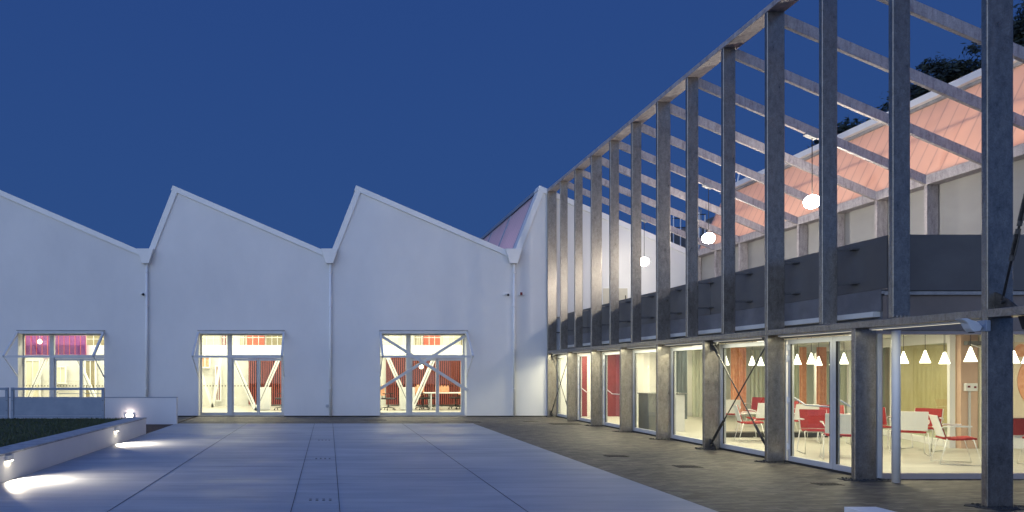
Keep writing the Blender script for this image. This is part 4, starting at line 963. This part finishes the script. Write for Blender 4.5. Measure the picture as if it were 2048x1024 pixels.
# ------------------------------------------------------------------ rooftop items beyond the gable
gr = thing('rooftop_railing', 'pale tubular guard rail on the roof beyond the white gable wall', 'railing', (px(1385, 27), 27, 6.6))
zb_ = pz(497, 27); Y = 27
for p_, y0 in ((1347, 432), (1361, 436), (1373, 470), (1398, 425), (1410, 430)):
    MB().tube([(px(p_, Y), Y, zb_ - 0.5), (px(p_, Y), Y, pz(y0, Y))], 0.022, 6).build('post', 'trim', gr)
for (a, b, y0) in ((1345, 1373, 437), (1395, 1412, 429), (1345, 1412, 455)):
    MB().tube([(px(a, Y), Y, pz(y0, Y)), (px(b, Y), Y, pz(y0, Y))], 0.02, 6).build('rail', 'dark', gr)
ve = thing('roof_vent', 'dark box shaped roof vent behind the guard rail', 'roof vent', (px(1380, 28), 28, 6))
v_ = MB(); v_.prism([(px(1348, 28), pz(520, 28)), (px(1440, 28), pz(520, 28)), (px(1440, 28), pz(428, 28)), (px(1415, 28), pz(440, 28)), (px(1380, 28), pz(452, 28)), (px(1348, 28), pz(462, 28))], 'y', 28, 29.5); v_.build('cowl', 'dark_panel', ve)
MB().tube([(px(1401, 27.6), 27.6, pz(470, 27.6)), (px(1401, 27.6), 27.6, pz(420, 27.6))], 0.05, 8).build('pipe', 'bluegrey', ve)
ld = thing('roof_ladder', 'white ladder leaning at the end of the pink rooflight', 'ladder', (px(1433, 25), 25, 6))
for dx in (0, 6):
    l = MB(); bar(l, (px(1426 + dx, 25), 25, pz(458, 25)), (px(1438 + dx, 25), 25, pz(424, 25)), 0.03, 0.03); l.build('rail', 'trim', ld)
rg = MB()
for q in range(5): u = (q + .5) / 5; rg.tube([(px(1426 + 12 * u, 25), 25, pz(458 - 34 * u, 25)), (px(1432 + 12 * u, 25), 25, pz(458 - 34 * u, 25))], 0.015, 5)
rg.build('rungs', 'trim', ld)
an = thing('antenna_mast', 'thin white mast rising over the far end of the pink rooflight', 'mast', (px(1472, 26), 26, 7))
MB().tube([(px(1468, 26), 26, pz(400, 26)), (px(1479, 26), 26, pz(343, 26))], 0.028, 6).build('mast', 'trim', an)
MB().box(px(1466, 26), px(1470, 26), 25.95, 26.05, pz(363, 26), pz(359, 26)).build('clamp', 'trim', an)

# ------------------------------------------------------------------ trees behind the ridge
def tree(x, y, h, blobs, lb, seed, n):
    rr = random.Random(seed); t_ = thing('broadleaf_tree', lb, 'tree', (x, y, 0), group='trees behind the rooflight ridge')
    tk = MB(); tk.tube([(x, y, 0), (x + 0.1, y, h * 0.35), (x - 0.1, y + 0.1, h * 0.62), (x, y, h * 0.9)], [0.32, 0.24, 0.15, 0.05], 10); tk.build('trunk', 'bark', t_, smooth=True)
    cr = MB(); lm = MB()
    for (bx, bz, br_) in blobs:
        lm.tube([(x, y, h * 0.45), ((x + bx) / 2, y + rr.uniform(-.5, .5), (h * 0.45 + bz) / 2 + 0.4), (bx, y, bz)], [0.11, 0.07, 0.03], 6)
        # sub clumps on the blob surface
        nc = int(10 + br_ * 14)
        for c_ in range(nc):
            th, ph = rr.random() * 6.283, math.acos(rr.uniform(-1, 1)); rad = br_ * rr.uniform(0.55, 1.08)
            cx_ = bx + rad * math.sin(ph) * math.cos(th); cyy = y + rad * math.sin(ph) * math.sin(th); cz_ = bz + rad * math.cos(ph) * 0.9
            cs = br_ * rr.uniform(0.16, 0.34)
            for _ in range(int(n * cs * cs * 34)):
                g1 = [rr.gauss(0, 0.55) * cs for _ in range(3)]; p = Vector((cx_ + g1[0], cyy + g1[1], cz_ + g1[2] * 0.8))
                s_ = rr.uniform(0.07, 0.14); a = Vector((rr.uniform(-1, 1), rr.uniform(-1, 1), rr.uniform(-1, 1))).normalized(); b_ = a.orthogonal().normalized()
                cr.bm.faces.new([cr.bm.verts.new(q) for q in (p - a * s_, p + b_ * s_ * .5, p + a * s_, p - b_ * s_ * .5)])
    lm.build('limbs', 'bark', t_); cr.build('crown', 'leaf', t_)
def B(xp, yp, r, Y): return (px(xp, Y), pz(yp, Y), r)
tree(px(2000, 30), 30, 14.5, [B(1958, 130, 1.0, 30), B(1930, 170, 1.2, 30), B(1975, 190, 1.6, 30), B(2050, 110, 1.3, 30), B(2100, 70, 2.0, 30), B(2060, 180, 2, 30), B(1915, 215, 1.5, 30), B(1990, 260, 2, 30), B(2080, 270, 2.5, 30)], 'tallest dark tree, its top beside the nearest column', 11, 26)
tree(px(1870, 31), 31, 12.5, [B(1862, 160, 1.0, 31), B(1885, 150, 0.7, 31), B(1835, 190, 0.9, 31), B(1875, 215, 1.6, 31), B(1825, 245, 1.4, 31), B(1860, 285, 2, 31), B(1800, 262, 0.8, 31), B(1853, 130, .35, 31)], 'dark tree of middle height left of the tallest one', 12, 26)
tree(px(1690, 32), 32, 10.5, [B(1685, 275, 0.8, 32), B(1698, 250, 0.35, 32), B(1668, 262, .4, 32), B(1665, 300, 1.0, 32), B(1710, 300, 1.1, 32), B(1650, 315, .8, 32), B(1740, 285, .5, 32), B(1752, 255, .4, 32), B(1765, 262, .45, 32), B(1770, 225, .45, 32), B(1640, 295, .35, 32)], 'lowest dark tree top just over the rooflight ridge, farthest left', 13, 30)
